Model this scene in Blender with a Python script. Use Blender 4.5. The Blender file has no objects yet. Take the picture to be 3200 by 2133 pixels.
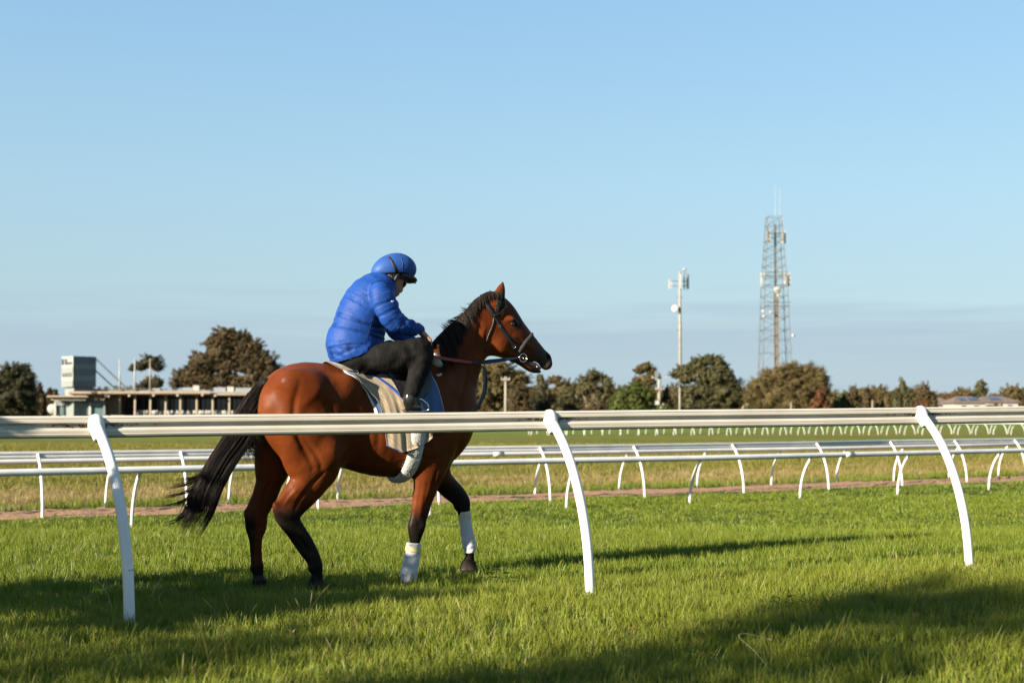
import bpy, math, random
import numpy as np
from mathutils import Vector, Matrix, Euler
from mathutils.bvhtree import BVHTree
from math import sin, cos, pi, radians, atan, atan2, sqrt, tan

random.seed(7); RNG = np.random.default_rng(7)
sc = bpy.context.scene
COL = sc.collection

# ------------------------------------------------------------------ camera
EYE = 1.2
FPX = 3200 * 50 / 36.0                    # focal length in photograph pixels
PITCH = atan((1295 - 1066.5) / FPX)
cam_data = bpy.data.cameras.new('camera'); cam = bpy.data.objects.new('camera', cam_data); COL.objects.link(cam)
cam.location = (0, 0, EYE); cam.rotation_euler = (pi / 2 + PITCH, 0, 0)
cam_data.lens = 50; cam_data.sensor_width = 36; cam_data.clip_start = 0.1; cam_data.clip_end = 6000
cam_data.dof.use_dof = True; cam_data.dof.focus_distance = 10.4; cam_data.dof.aperture_fstop = 2.8
sc.camera = cam

# ------------------------------------------------------------------ light
SUN_EL = radians(20.5)
SUN_DIR = Vector((-cos(radians(40.5)), -sin(radians(40.5)), 0)) * cos(SUN_EL) + Vector((0, 0, sin(SUN_EL)))   # towards the sun
sun_data = bpy.data.lights.new('sun', 'SUN'); sun = bpy.data.objects.new('sun', sun_data); COL.objects.link(sun)
sun_data.energy = 5.0; sun_data.angle = radians(0.5); sun_data.color = (1.0, 0.86, 0.68)
sun.rotation_euler = SUN_DIR.to_track_quat('Z', 'Y').to_euler(); sun.location = (-20, -15, 15)
world = bpy.data.worlds.new('World'); sc.world = world; world.use_nodes = True
wt = world.node_tree; wt.nodes.clear()
def wn(t, **k):
    n = wt.nodes.new(t)
    for a, b in k.items(): setattr(n, a, b)
    return n
w_out = wn('ShaderNodeOutputWorld'); w_bg = wn('ShaderNodeBackground'); w_bg.inputs['Strength'].default_value = 0.06
sky = wn('ShaderNodeTexSky', sky_type='NISHITA'); sky.sun_disc = False
sky.sun_elevation = SUN_EL; sky.sun_rotation = atan2(SUN_DIR.x, SUN_DIR.y)
sky.altitude = 30; sky.air_density = 1.0; sky.dust_density = 0.6; sky.ozone_density = 1.4
w_tc = wn('ShaderNodeTexCoord'); w_sep = wn('ShaderNodeSeparateXYZ')
wt.links.new(w_tc.outputs['Generated'], w_sep.inputs[0])
# a thin grey-violet stratus bank that lies low all round the horizon
w_map = wn('ShaderNodeMapping'); w_map.inputs['Scale'].default_value = (3.4, 3.4, 70)
wt.links.new(w_tc.outputs['Generated'], w_map.inputs[0])
w_noi = wn('ShaderNodeTexNoise'); w_noi.inputs['Scale'].default_value = 1.6; w_noi.inputs['Detail'].default_value = 5; w_noi.inputs['Roughness'].default_value = .5
wt.links.new(w_map.outputs[0], w_noi.inputs['Vector'])
w_add = wn('ShaderNodeMath', operation='MULTIPLY_ADD'); w_add.inputs[1].default_value = 0.070
wt.links.new(w_noi.outputs['Fac'], w_add.inputs[0]); wt.links.new(w_sep.outputs['Z'], w_add.inputs[2])
w_rmp = wn('ShaderNodeValToRGB')
w_rmp.color_ramp.elements[0].position = .030; w_rmp.color_ramp.elements[0].color = (.66, .66, .66, 1)
w_rmp.color_ramp.elements[1].position = .117; w_rmp.color_ramp.elements[1].color = (0, 0, 0, 1)
e = w_rmp.color_ramp.elements.new(.090); e.color = (.74, .74, .74, 1)
wt.links.new(w_add.outputs[0], w_rmp.inputs[0])
w_grade = wn('ShaderNodeValToRGB')     # sky colour by height, the same all round
cr = w_grade.color_ramp
cr.elements[0].position = 0.0; cr.elements[0].color = (.53, .56, .64, 1)
cr.elements[1].position = 0.30; cr.elements[1].color = (.744, .857, .84, 1)
e = cr.elements.new(.085); e.color = (.478, .516, .571, 1)
e = cr.elements.new(.155); e.color = (.625, .658, .647, 1)
e = cr.elements.new(1.0); e.color = (.44, .55, .64, 1)
wt.links.new(w_sep.outputs['Z'], w_grade.inputs[0])
w_mul = wn('ShaderNodeMix', data_type='RGBA', blend_type='MULTIPLY'); w_mul.inputs[0].default_value = 1
wt.links.new(sky.outputs[0], w_mul.inputs[6]); wt.links.new(w_grade.outputs[0], w_mul.inputs[7])
w_even = wn('ShaderNodeValToRGB'); ce = w_even.color_ramp      # evens the sky out round the compass, by height only
ce.elements[0].position = 0.0; ce.elements[0].color = (2.17, 2.94, 3.40, 1); ce.elements[1].position = 1.0; ce.elements[1].color = (.60, 1.30, 2.40, 1)
for p_, c_ in ((.089, (2.30, 3.23, 3.60)), (.155, (2.04, 3.16, 3.90)), (.28, (1.50, 2.68, 3.90))): e = ce.elements.new(p_); e.color = (*c_, 1)
wt.links.new(w_sep.outputs['Z'], w_even.inputs[0])
w_bl = wn('ShaderNodeMix', data_type='RGBA'); w_bl.inputs[0].default_value = .65
wt.links.new(w_mul.outputs[2], w_bl.inputs[6]); wt.links.new(w_even.outputs[0], w_bl.inputs[7])
w_mix = wn('ShaderNodeMix', data_type='RGBA')
w_map2 = wn('ShaderNodeMapping'); w_map2.inputs['Scale'].default_value = (2.2, 2.2, 60); wt.links.new(w_tc.outputs['Generated'], w_map2.inputs[0])
w_no2 = wn('ShaderNodeTexNoise'); w_no2.inputs['Scale'].default_value = 1.3; w_no2.inputs['Detail'].default_value = 6; w_no2.inputs['Roughness'].default_value = .6; wt.links.new(w_map2.outputs[0], w_no2.inputs['Vector'])
w_mr = wn('ShaderNodeMapRange'); w_mr.inputs[1].default_value = .36; w_mr.inputs[2].default_value = .60; w_mr.inputs[3].default_value = .80; w_mr.inputs[4].default_value = 1.0; wt.links.new(w_no2.outputs['Fac'], w_mr.inputs[0])
w_al = wn('ShaderNodeMath', operation='MULTIPLY'); wt.links.new(w_rmp.outputs[0], w_al.inputs[0]); wt.links.new(w_mr.outputs[0], w_al.inputs[1])
wt.links.new(w_al.outputs[0], w_mix.inputs[0])
wt.links.new(w_bl.outputs[2], w_mix.inputs[6]); w_mix.inputs[7].default_value = (1.92, 2.52, 3.02, 1)
wt.links.new(w_mix.outputs[2], w_bg.inputs['Color']); wt.links.new(w_bg.outputs[0], w_out.inputs[0])
sc.view_settings.view_transform = 'Standard'; sc.view_settings.look = 'None'
sc.view_settings.exposure = 1.9; sc.view_settings.gamma = 1.0; sc.view_settings.use_curve_mapping = False
sc.render.engine = 'CYCLES'
sc.cycles.use_denoising = True
sc.cycles.max_bounces = 6; sc.cycles.transparent_max_bounces = 8

# ------------------------------------------------------------------ measuring: photograph pixel -> place
CP, SP = cos(PITCH), sin(PITCH)
def ray(px, py):
    a, b = (px - 1600) / FPX, (1066.5 - py) / FPX
    return Vector((a, CP - b * SP, SP + b * CP))
def at_depth(px, py, Y):
    d = ray(px, py); return Vector((0, 0, EYE)) + d * (Y / d.y)
def at_height(px, py, z):
    d = ray(px, py); return Vector((0, 0, EYE)) + d * ((z - EYE) / d.z)
H_ANG = radians(29); HX, HY = -1.06, 10.5          # the horse's own frame: u forward, v away, z up
HU = Vector((cos(H_ANG), sin(H_ANG), 0)); HV = Vector((-sin(H_ANG), cos(H_ANG), 0)); HO = Vector((HX, HY, 0))
def hp(px, py, v=0.0):
    d = ray(px, py); o = Vector((0, 0, EYE))
    t = (v - (o - HO).dot(HV)) / d.dot(HV)
    p = o + d * t; return ((p - HO).dot(HU), v, p.z)
def hw(u, v, z): return HO + HU * u + HV * v + Vector((0, 0, z))

# ------------------------------------------------------------------ objects
ROOTS = {}
def props(o, label=None, cat=None, group=None, kind=None):
    if label: o['label'] = label
    if cat: o['category'] = cat
    if group: o['group'] = group
    if kind: o['kind'] = kind
    return o
def thing(name, loc, label, cat, group=None):
    o = bpy.data.objects.new(name, None); COL.objects.link(o); o.location = loc
    o.empty_display_size = .2
    ROOTS[o.name] = Vector(loc); return props(o, label, cat, group)
class MB:
    """collects world-space shapes that become ONE mesh"""
    def __init__(s): s.v = []; s.f = []; s.uv = None
    def add(s, vs, fs):
        n = len(s.v); s.v += [tuple(p) for p in vs]; s.f += [tuple(i + n for i in f) for f in fs]; return s
    def box(s, c, size, rot=None):
        x, y, z = [k / 2 for k in size]; c = Vector(c)
        vs = [Vector((a * x, b * y, d * z)) for a in (-1, 1) for b in (-1, 1) for d in (-1, 1)]
        if rot is not None: vs = [rot @ p for p in vs]
        return s.add([c + p for p in vs], [(0, 1, 3, 2), (4, 6, 7, 5), (0, 4, 5, 1), (2, 3, 7, 6), (0, 2, 6, 4), (1, 5, 7, 3)])
    def tube(s, pts, r, n=10, caps=True, flat=1.0):
        pts = [Vector(p) for p in pts]; m = len(pts)
        rs = list(r) if hasattr(r, '__len__') else [r] * m
        vs = []; ref = None
        for i in range(m):
            t = (pts[min(i + 1, m - 1)] - pts[max(i - 1, 0)]).normalized()
            if ref is None:
                ref = Vector((0, 0, 1)) if abs(t.z) < .9 else Vector((1, 0, 0))
            a = (ref - t * ref.dot(t)).normalized(); ref = a; b = t.cross(a)
            for k in range(n):
                q = 2 * pi * k / n; vs.append(pts[i] + a * (cos(q) * rs[i]) + b * (sin(q) * rs[i] * flat))
        fs = [(i * n + k, i * n + (k + 1) % n, (i + 1) * n + (k + 1) % n, (i + 1) * n + k) for i in range(m - 1) for k in range(n)]
        if caps: fs += [tuple(reversed(range(n))), tuple(range((m - 1) * n, m * n))]
        return s.add(vs, fs)
    def ribbon(s, pts, nrm, w, th):
        """a strap with thickness: pts, outward normals, width, thickness"""
        m = len(pts); vs = []
        for i in range(m):
            t = (Vector(pts[min(i + 1, m - 1)]) - Vector(pts[max(i - 1, 0)])).normalized()
            nn = Vector(nrm[i]); nn = (nn - t * nn.dot(t)).normalized(); b = t.cross(nn)
            ww = w[i] if hasattr(w, '__len__') else w
            p = Vector(pts[i])
            vs += [p + b * ww / 2, p + b * ww * .4 + nn * th, p - b * ww * .4 + nn * th, p - b * ww / 2]
        fs = [(i * 4 + k, i * 4 + (k + 1) % 4, (i + 1) * 4 + (k + 1) % 4, (i + 1) * 4 + k) for i in range(m - 1) for k in range(4)]
        fs += [(3, 2, 1, 0), tuple((m - 1) * 4 + k for k in range(4))]
        return s.add(vs, fs)
    def lathe(s, axis_pt, axis, prof, n=16):
        axis = Vector(axis).normalized(); a = axis.orthogonal().normalized(); b = axis.cross(a); o = Vector(axis_pt)
        vs = [o + axis * h + (a * cos(2 * pi * k / n) + b * sin(2 * pi * k / n)) * r for r, h in prof for k in range(n)]
        m = len(prof)
        fs = [(i * n + k, i * n + (k + 1) % n, (i + 1) * n + (k + 1) % n, (i + 1) * n + k) for i in range(m - 1) for k in range(n)]
        fs += [tuple(reversed(range(n))), tuple(range((m - 1) * n, m * n))]
        return s.add(vs, fs)
    def ball(s, c, r, n=10, m=7, sc3=(1, 1, 1)):
        c = Vector(c); vs = []; fs = []
        for i in range(m + 1):
            th = pi * i / m
            for k in range(n):
                ph = 2 * pi * k / n
                vs.append(c + Vector((sin(th) * cos(ph) * r * sc3[0], sin(th) * sin(ph) * r * sc3[1], cos(th) * r * sc3[2])))
        fs = [(i * n + k, (i + 1) * n + k, (i + 1) * n + (k + 1) % n, i * n + (k + 1) % n) for i in range(m) for k in range(n)]
        return s.add(vs, fs)
    def extrude(s, prof, path, frame):
        """sweep a closed (o,z) profile along path; frame(i) -> the outward direction"""
        n = len(prof); m = len(path); vs = []
        for i, p in enumerate(path):
            o = frame(i); vs += [Vector(p) + o * a + Vector((0, 0, b)) for a, b in prof]
        fs = [(i * n + k, i * n + (k + 1) % n, (i + 1) * n + (k + 1) % n, (i + 1) * n + k) for i in range(m - 1) for k in range(n)]
        fs += [tuple(reversed(range(n))), tuple(range((m - 1) * n, m * n))]
        return s.add(vs, fs)
    def build(s, name, mat, parent=None, smooth=False, **pr):
        return mesh_obj(name, np.array(s.v, dtype=np.float64), s.f, mat, parent, smooth, **pr)
def rootloc(parent):
    p = parent
    while p.parent: p = p.parent
    return ROOTS.get(p.name, p.location)
def mesh_obj(name, V, F, mat, parent=None, smooth=False, **pr):
    me = bpy.data.meshes.new(name); V = np.asarray(V, dtype=np.float64)
    if parent is not None: V = V - np.array(rootloc(parent))
    if isinstance(F, np.ndarray):
        k = F.shape[1]
        me.vertices.add(len(V)); me.vertices.foreach_set('co', V.astype(np.float32).ravel())
        me.loops.add(F.size); me.loops.foreach_set('vertex_index', F.astype(np.int32).ravel())
        me.polygons.add(len(F)); me.polygons.foreach_set('loop_start', np.arange(0, F.size, k, dtype=np.int32))
        try: me.polygons.foreach_set('loop_total', np.full(len(F), k, dtype=np.int32))
        except Exception: pass
        me.update(calc_edges=True)
    else:
        me.from_pydata([tuple(p) for p in V], [], F); me.update()
    me.validate()
    if smooth: me.polygons.foreach_set('use_smooth', [True] * len(me.polygons))
    if mat is not None: me.materials.append(mat)
    o = bpy.data.objects.new(name, me); COL.objects.link(o)
    if parent is not None: o.parent = parent
    return props(o, **pr)
def top_mesh(name, mb, mat, loc, label, cat, smooth=False, group=None, kind=None):
    """a thing that is a single mesh, its origin at its base"""
    V = np.array(mb.v, dtype=np.float64) - np.array(loc)
    o = mesh_obj(name, V, mb.f, mat, None, smooth, label=label, cat=cat, group=group, kind=kind); o.location = loc
    ROOTS[o.name] = Vector(loc); return o
def copy_tree(o, loc=None, parent=None):
    c = o.copy(); COL.objects.link(c)
    if parent is not None: c.parent = parent
    if loc is not None: c.location = loc
    for ch in list(o.children): copy_tree(ch, None, c)
    return c

# ------------------------------------------------------------------ materials
def newmat(name):
    m = bpy.data.materials.new(name); m.use_nodes = True; nt = m.node_tree
    return m, nt, nt.nodes['Principled BSDF']
def N(nt, t, **k):
    n = nt.nodes.new(t)
    for a, b in k.items(): setattr(n, a, b)
    return n
def noise(nt, scale, detail=4, rough=.55, vec=None, coord='Object', stretch=None):
    n = N(nt, 'ShaderNodeTexNoise'); n.inputs['Scale'].default_value = scale; n.inputs['Detail'].default_value = detail; n.inputs['Roughness'].default_value = rough
    if vec is None:
        tc = N(nt, 'ShaderNodeTexCoord'); vec = tc.outputs[coord]
    if stretch:
        mp = N(nt, 'ShaderNodeMapping'); mp.inputs['Scale'].default_value = stretch; nt.links.new(vec, mp.inputs[0]); vec = mp.outputs[0]
    nt.links.new(vec, n.inputs['Vector']); return n
def ramp(nt, src, stops):
    r = N(nt, 'ShaderNodeValToRGB'); el = r.color_ramp.elements
    while len(el) > len(stops): el.remove(el[-1])
    while len(el) < len(stops): el.new(1.0)
    for e, (p, c) in zip(el, stops):
        e.position = p; e.color = (c, c, c, 1) if not hasattr(c, '__len__') else (*c[:3], 1)
    nt.links.new(src, r.inputs[0]); return r
def mixc(nt, fac, a, b, mode='MIX'):
    m = N(nt, 'ShaderNodeMix', data_type='RGBA', blend_type=mode)
    for i, x in ((0, fac), (6, a), (7, b)):
        if isinstance(x, (int, float)): m.inputs[i].default_value = x
        elif hasattr(x, '__len__'): m.inputs[i].default_value = (*x[:3], 1)
        else: nt.links.new(x, m.inputs[i])
    return m.outputs[2]
def pmat(name, c1, c2=None, scale=8, rough=.5, bump=0, bscale=60, metal=0, spec=.5, coat=0, sheen=0, stretch=None, detail=5, c3=None):
    m, nt, b = newmat(name); c2 = c2 or c1
    n = noise(nt, scale, detail, stretch=stretch)
    stops = [(.32, c1), (.68, c2)] if c3 is None else [(.3, c1), (.5, c2), (.72, c3)]
    r = ramp(nt, n.outputs['Fac'], stops); nt.links.new(r.outputs[0], b.inputs['Base Color'])
    b.inputs['Roughness'].default_value = rough; b.inputs['Metallic'].default_value = metal; b.inputs['Specular IOR Level'].default_value = spec
    b.inputs['Coat Weight'].default_value = coat; b.inputs['Sheen Weight'].default_value = sheen
    if bump:
        n2 = noise(nt, bscale, 4, stretch=stretch); bp = N(nt, 'ShaderNodeBump'); bp.inputs['Strength'].default_value = bump; bp.inputs['Distance'].default_value = .01
        nt.links.new(n2.outputs['Fac'], bp.inputs['Height']); nt.links.new(bp.outputs[0], b.inputs['Normal'])
    return m
M = {}
M['paint'] = pmat('cream_paint', (.40, .375, .315), (.46, .44, .385), 3, .38, .05, 300, spec=.5)
M['paint_post'] = pmat('white_post_paint', (.52, .515, .50), (.60, .595, .59), 5, .35, .04, 300)
M['paint_far'] = pmat('white_weathered_paint', (.44, .45, .46), (.56, .565, .565), 2, .42)
M['steel'] = pmat('galvanised_steel', (.11, .12, .12), (.16, .17, .165), 3, .45, metal=.4)
M['concrete'] = pmat('pale_concrete', (.165, .155, .125), (.22, .205, .165), 2, .8, .1, 40)
M['bark'] = pmat('gum_bark', (.12, .09, .065), (.30, .24, .19), 1.2, .85, .4, 30, stretch=(1, 1, .25))
M['bark_dark'] = pmat('dark_bark', (.05, .035, .025), (.12, .085, .06), 1.5, .9, .5, 30, stretch=(1, 1, .25))
M['black_gap'] = pmat('dark_opening', (.02, .025, .03), (.035, .04, .045), 2, .4)
M['wire'] = pmat('olive_wire', (.16, .14, .09), (.25, .22, .15), 20, .5, metal=.3)
M['red_plug'] = pmat('red_plastic_cap', (.42, .06, .035), (.5, .10, .06), 20, .4)
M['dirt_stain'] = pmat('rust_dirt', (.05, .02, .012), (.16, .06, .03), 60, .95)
# ================================================================== the ground
ZY = np.array([-400, 0, 9, 10.3, 13.5, 16, 22.5, 24.5, 200, 5000.]); ZZ = np.array([.05, .05, .05, -.035, -.055, -.14, -.66, -.70, -.70, -.70])
def ground(x, y):
    x = np.asarray(x, float); y = np.asarray(y, float)
    yy = y - .40 * np.clip(x, -4, 6) * np.clip((15 - y) / 4, 0, 1) * np.clip(y / 3, 0, 1)
    z = sum(np.interp(yy + d, ZY, ZZ) for d in (-.8, -.3, .3, .8)) / 4
    z = z + .012 * np.clip(x, -.6, 6) * np.clip((16 - y) / 5, 0, 1)
    z = z + (.012 * np.sin(x * 1.7 + y * .6) * np.sin(y * 1.3 - x * .5) + .006 * np.sin(x * 4.1 + 1) * np.sin(y * 3.7)) * np.clip((60 - y) / 30, 0, 1)
    return z
def gz(x, y): return float(ground(x, y))
FB = Vector((-8.65, 26.2)); FD = Vector((cos(radians(32.5)), sin(radians(32.5)))); FN = Vector((-FD.y, FD.x))   # line of the middle fences
def fence_n(x, y): return (x - FB.x) * FN.x + (y - FB.y) * FN.y
def axis(fine, lo, hi, g):
    a = list(fine); s = fine[1] - fine[0]
    while a[-1] < hi: s *= g; a.append(a[-1] + s)
    s = fine[1] - fine[0]
    while a[0] > lo: s *= g; a.insert(0, a[0] - s)
    return np.array(a)
GX = axis(np.arange(-12, 18.1, .4), -2600, 2600, 1.22); GY = axis(np.arange(4, 48.1, .35), -800, 4200, 1.2)
gx, gy = np.meshgrid(GX, GY); gv = np.stack([gx, gy, ground(gx, gy)], -1).reshape(-1, 3)
nx, ny = len(GX), len(GY); ii = (np.arange(ny - 1)[:, None] * nx + np.arange(nx - 1)[None]).ravel()
gf = np.stack([ii, ii + 1, ii + nx + 1, ii + nx], 1)
def world_xy(nt):
    g = N(nt, 'ShaderNodeNewGeometry'); return g.outputs['Position']
def fence_dist(nt, pos):
    d = N(nt, 'ShaderNodeVectorMath', operation='DOT_PRODUCT'); nt.links.new(pos, d.inputs[0]); d.inputs[1].default_value = (FN.x, FN.y, 0)
    s = N(nt, 'ShaderNodeMath', operation='SUBTRACT'); nt.links.new(d.outputs['Value'], s.inputs[0]); s.inputs[1].default_value = FB.x * FN.x + FB.y * FN.y
    return s.outputs[0]
def mapr(nt, src, a, b, c=0., d=1.):
    m = N(nt, 'ShaderNodeMapRange'); m.interpolation_type = 'SMOOTHSTEP'
    for i, x in zip((1, 2, 3, 4), (a, b, c, d)): m.inputs[i].default_value = x
    nt.links.new(src, m.inputs[0]); return m.outputs[0]
def math2(nt, op, a, b):
    m = N(nt, 'ShaderNodeMath', operation=op)
    for i, x in enumerate((a, b)):
        if isinstance(x, (int, float)): m.inputs[i].default_value = x
        else: nt.links.new(x, m.inputs[i])
    return m.outputs[0]
mg, nt, b = newmat('turf_ground')
pos = world_xy(nt); dist = fence_dist(nt, pos)
n1 = noise(nt, .35, 5, vec=pos); n2 = noise(nt, 14, 5, .65, vec=pos); n3 = noise(nt, .06, 4, vec=pos, stretch=(.6, 1.6, 1))
near = ramp(nt, n2.outputs['Fac'], [(.3, (.022, .036, .005)), (.55, (.040, .064, .007)), (.75, (.060, .082, .012))]).outputs[0]
mid = ramp(nt, n2.outputs['Fac'], [(.3, (.080, .070, .020)), (.5, (.135, .108, .034)), (.7, (.20, .15, .062))]).outputs[0]
far = ramp(nt, n1.outputs['Fac'], [(.30, (.080, .088, .011)), (.5, (.112, .112, .015)), (.68, (.148, .128, .024))]).outputs[0]
farv = mixc(nt, mapr(nt, n3.outputs['Fac'], .42, .62), far, (.070, .090, .013))
jit = math2(nt, 'MULTIPLY_ADD', n1.outputs['Fac'], 3.0); nt.nodes[-1].inputs[2].default_value = -1.5
dj = math2(nt, 'ADD', dist, jit)
c1 = mixc(nt, mapr(nt, dj, 1.2, 3.2), near, mid); c2 = mixc(nt, mapr(nt, dj, 8.5, 15), c1, farv)
c3 = mixc(nt, mapr(nt, dist, 84, 90), c2, (.088, .122, .018))
c4 = mixc(nt, mapr(nt, dist, 150, 200), c3, (.06, .068, .016))
nt.links.new(c4, b.inputs['Base Color']); b.inputs['Roughness'].default_value = .95; b.inputs['Specular IOR Level'].default_value = .1
bp = N(nt, 'ShaderNodeBump'); bp.inputs['Strength'].default_value = .8; bp.inputs['Distance'].default_value = .06
nt.links.new(n2.outputs['Fac'], bp.inputs['Height']); nt.links.new(bp.outputs[0], b.inputs['Normal'])
mesh_obj('ground', gv, gf, mg, None, True, kind='structure')

# the strip of bare reddish soil along the middle fences
md, nt, b = newmat('red_soil')
pos = world_xy(nt); n1 = noise(nt, 9, 6, .65, vec=pos); n2 = noise(nt, .8, 4, vec=pos)
cc = mixc(nt, n2.outputs['Fac'], ramp(nt, n1.outputs['Fac'], [(.3, (.15, .078, .038)), (.55, (.235, .128, .066)), (.75, (.31, .18, .10))]).outputs[0], (.23, .13, .068))
nt.links.new(cc, b.inputs['Base Color']); b.inputs['Roughness'].default_value = .95
bp = N(nt, 'ShaderNodeBump'); bp.inputs['Strength'].default_value = 1; bp.inputs['Distance'].default_value = .05
nt.links.new(n1.outputs['Fac'], bp.inputs['Height']); nt.links.new(bp.outputs[0], b.inputs['Normal'])
S = np.arange(-14, 70, .14); T = np.linspace(0, 1, 15); ss, tt = np.meshgrid(S, T)
lo = -.12 + .12 * np.sin(ss * 1.3) * np.sin(ss * .47) + .05 * np.sin(ss * 5.1); hi = 2.0 + .16 * np.sin(ss * .9 + 1) + .07 * np.sin(ss * 4.3)
nn = lo + (hi - lo) * tt
dx = FB.x + FD.x * ss + FN.x * nn; dy = FB.y + FD.y * ss + FN.y * nn
edge = np.sin(pi * tt) ** .5
clod = RNG.normal(0, .018, ss.shape) * edge
dz = ground(dx, dy) + .045 * edge + .004 + np.clip(clod, -.015, .06) * edge - .03 * (1 - edge)
dv = np.stack([dx, dy, dz], -1).reshape(-1, 3); n_ = len(S)
ii = (np.arange(len(T) - 1)[:, None] * n_ + np.arange(n_ - 1)[None]).ravel()
mesh_obj('dirt_track', dv, np.stack([ii, ii + 1, ii + n_ + 1, ii + n_], 1), md, None, True, kind='structure')

# ================================================================== grass
def blade_mat(name, lo, mid, hi, tip, dry=(.17, .135, .055), dryness=.1, trans=.35):
    m, nt, b = newmat(name)
    oi = N(nt, 'ShaderNodeObjectInfo'); g = N(nt, 'ShaderNodeNewGeometry')
    rnd = ramp(nt, oi.outputs['Random'], [(0, lo), (.5, mid), (1, hi)]).outputs[0]
    n1 = noise(nt, .45, 4, vec=g.outputs['Position']); n2 = noise(nt, 2.2, 3, vec=g.outputs['Position'])
    c = mixc(nt, mapr(nt, n1.outputs['Fac'], .35, .68, 0, .6), rnd, hi)
    c = mixc(nt, mapr(nt, n2.outputs['Fac'], .50, .70, 0, .55), c, lo)
    isl = ramp(nt, g.outputs['Random Per Island'], [(0, 0.), (1 - dryness, 0.), (1 - dryness + .02, 1.), (1, 1.)]).outputs[0]
    c = mixc(nt, isl, c, dry)
    tc = N(nt, 'ShaderNodeAttribute'); tc.attribute_name = 'tipness'
    c = mixc(nt, math2(nt, 'MULTIPLY', tc.outputs['Fac'], .55), c, tip)
    nt.links.new(c, b.inputs['Base Color']); b.inputs['Roughness'].default_value = .45; b.inputs['Specular IOR Level'].default_value = .2
    tr = N(nt, 'ShaderNodeBsdfTranslucent'); nt.links.new(c, tr.inputs['Color'])
    mx = N(nt, 'ShaderNodeMixShader'); mx.inputs[0].default_value = trans
    nt.links.new(b.outputs[0], mx.inputs[1]); nt.links.new(tr.outputs[0], mx.inputs[2])
    nt.links.new(mx.outputs[0], nt.nodes['Material Output'].inputs[0]); return m
GM = blade_mat('mown_blades', (.039, .080, .0045), (.073, .127, .0074), (.117, .158, .0110), (.17, .19, .026), dryness=.05)
GL = blade_mat('long_blades', (.048, .087, .0055), (.090, .138, .0088), (.140, .168, .0145), (.20, .21, .033), dryness=.07)
GD = blade_mat('dry_blades', (.095, .092, .017), (.175, .135, .044), (.25, .185, .080), (.33, .25, .12), dryness=.22)
GO = blade_mat('olive_blades', (.074, .086, .010), (.108, .114, .015), (.145, .135, .023), (.18, .155, .04), dryness=.10)
def clump(name, mat, n, rad, h0, h1, w, lean=.5, seg=3, seed=0):
    r = np.random.default_rng(seed); V = []; F = []; tip = []
    for _ in range(n):
        a = r.uniform(0, 2 * pi); q = rad * sqrt(r.uniform()); x, y = q * cos(a), q * sin(a)
        h = r.uniform(h0, h1); la = r.uniform(0, 2 * pi); ln = r.uniform(.1, 1) * lean * h; wa = r.uniform(0, pi)
        bx, by = cos(wa), sin(wa); base = len(V)
        for i in range(seg + 1):
            t = i / seg; k = ln * t * t; ww = w * (1 - t ** 1.6) * .5 + w * .04
            cx, cy, cz = x + cos(la) * k, y + sin(la) * k, h * (t - .18 * t * t * ln / max(h, .01)) - .015 * (1 - t)
            V += [(cx - bx * ww, cy - by * ww, cz), (cx + bx * ww, cy + by * ww, cz)]; tip += [t, t]
        F += [(base + 2 * i, base + 2 * i + 1, base + 2 * i + 3, base + 2 * i + 2) for i in range(seg)]
    me = bpy.data.meshes.new(name); me.from_pydata(V, [], F); me.update(); me.materials.append(mat)
    at = me.attributes.new('tipness', 'FLOAT', 'POINT'); at.data.foreach_set('value', np.array(tip, np.float32))
    return bpy.data.objects.new(name, me)
def scatter(name, P, tmpl, smin, smax, tilt=.15, seed=1, **pr):
    """one countless growth: many copies of a tuft on the given points"""
    r = np.random.default_rng(seed); n = len(P)
    me = bpy.data.meshes.new(name); me.vertices.add(n); me.vertices.foreach_set('co', P.astype(np.float32).ravel()); me.update()
    rot = np.stack([r.normal(0, tilt, n), r.normal(0, tilt, n), r.uniform(0, 2 * pi, n)], 1).astype(np.float32)
    a = me.attributes.new('rot', 'FLOAT_VECTOR', 'POINT'); a.data.foreach_set('vector', rot.ravel())
    a = me.attributes.new('scl', 'FLOAT', 'POINT'); a.data.foreach_set('value', r.uniform(smin, smax, n).astype(np.float32))
    o = bpy.data.objects.new(name, me); COL.objects.link(o)
    ng = bpy.data.node_groups.new(name, 'GeometryNodeTree')
    ng.interface.new_socket('Geometry', in_out='INPUT', socket_type='NodeSocketGeometry'); ng.interface.new_socket('Geometry', in_out='OUTPUT', socket_type='NodeSocketGeometry')
    gi = ng.nodes.new('NodeGroupInput'); go = ng.nodes.new('NodeGroupOutput'); ip = ng.nodes.new('GeometryNodeInstanceOnPoints')
    oi = ng.nodes.new('GeometryNodeObjectInfo'); oi.inputs['Object'].default_value = tmpl; oi.inputs['As Instance'].default_value = True
    na = ng.nodes.new('GeometryNodeInputNamedAttribute'); na.data_type = 'FLOAT_VECTOR'; na.inputs['Name'].default_value = 'rot'
    ns = ng.nodes.new('GeometryNodeInputNamedAttribute'); ns.data_type = 'FLOAT'; ns.inputs['Name'].default_value = 'scl'
    er = ng.nodes.new('FunctionNodeEulerToRotation')
    L = ng.links.new
    L(gi.outputs[0], ip.inputs['Points']); L(oi.outputs['Geometry'], ip.inputs['Instance']); L(na.outputs['Attribute'], er.inputs[0]); L(er.outputs[0], ip.inputs['Rotation'])
    L(ns.outputs['Attribute'], ip.inputs['Scale']); L(ip.outputs[0], go.inputs[0])
    md_ = o.modifiers.new('tufts', 'NODES'); md_.node_group = ng
    return props(o, kind='stuff', **pr)
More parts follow.
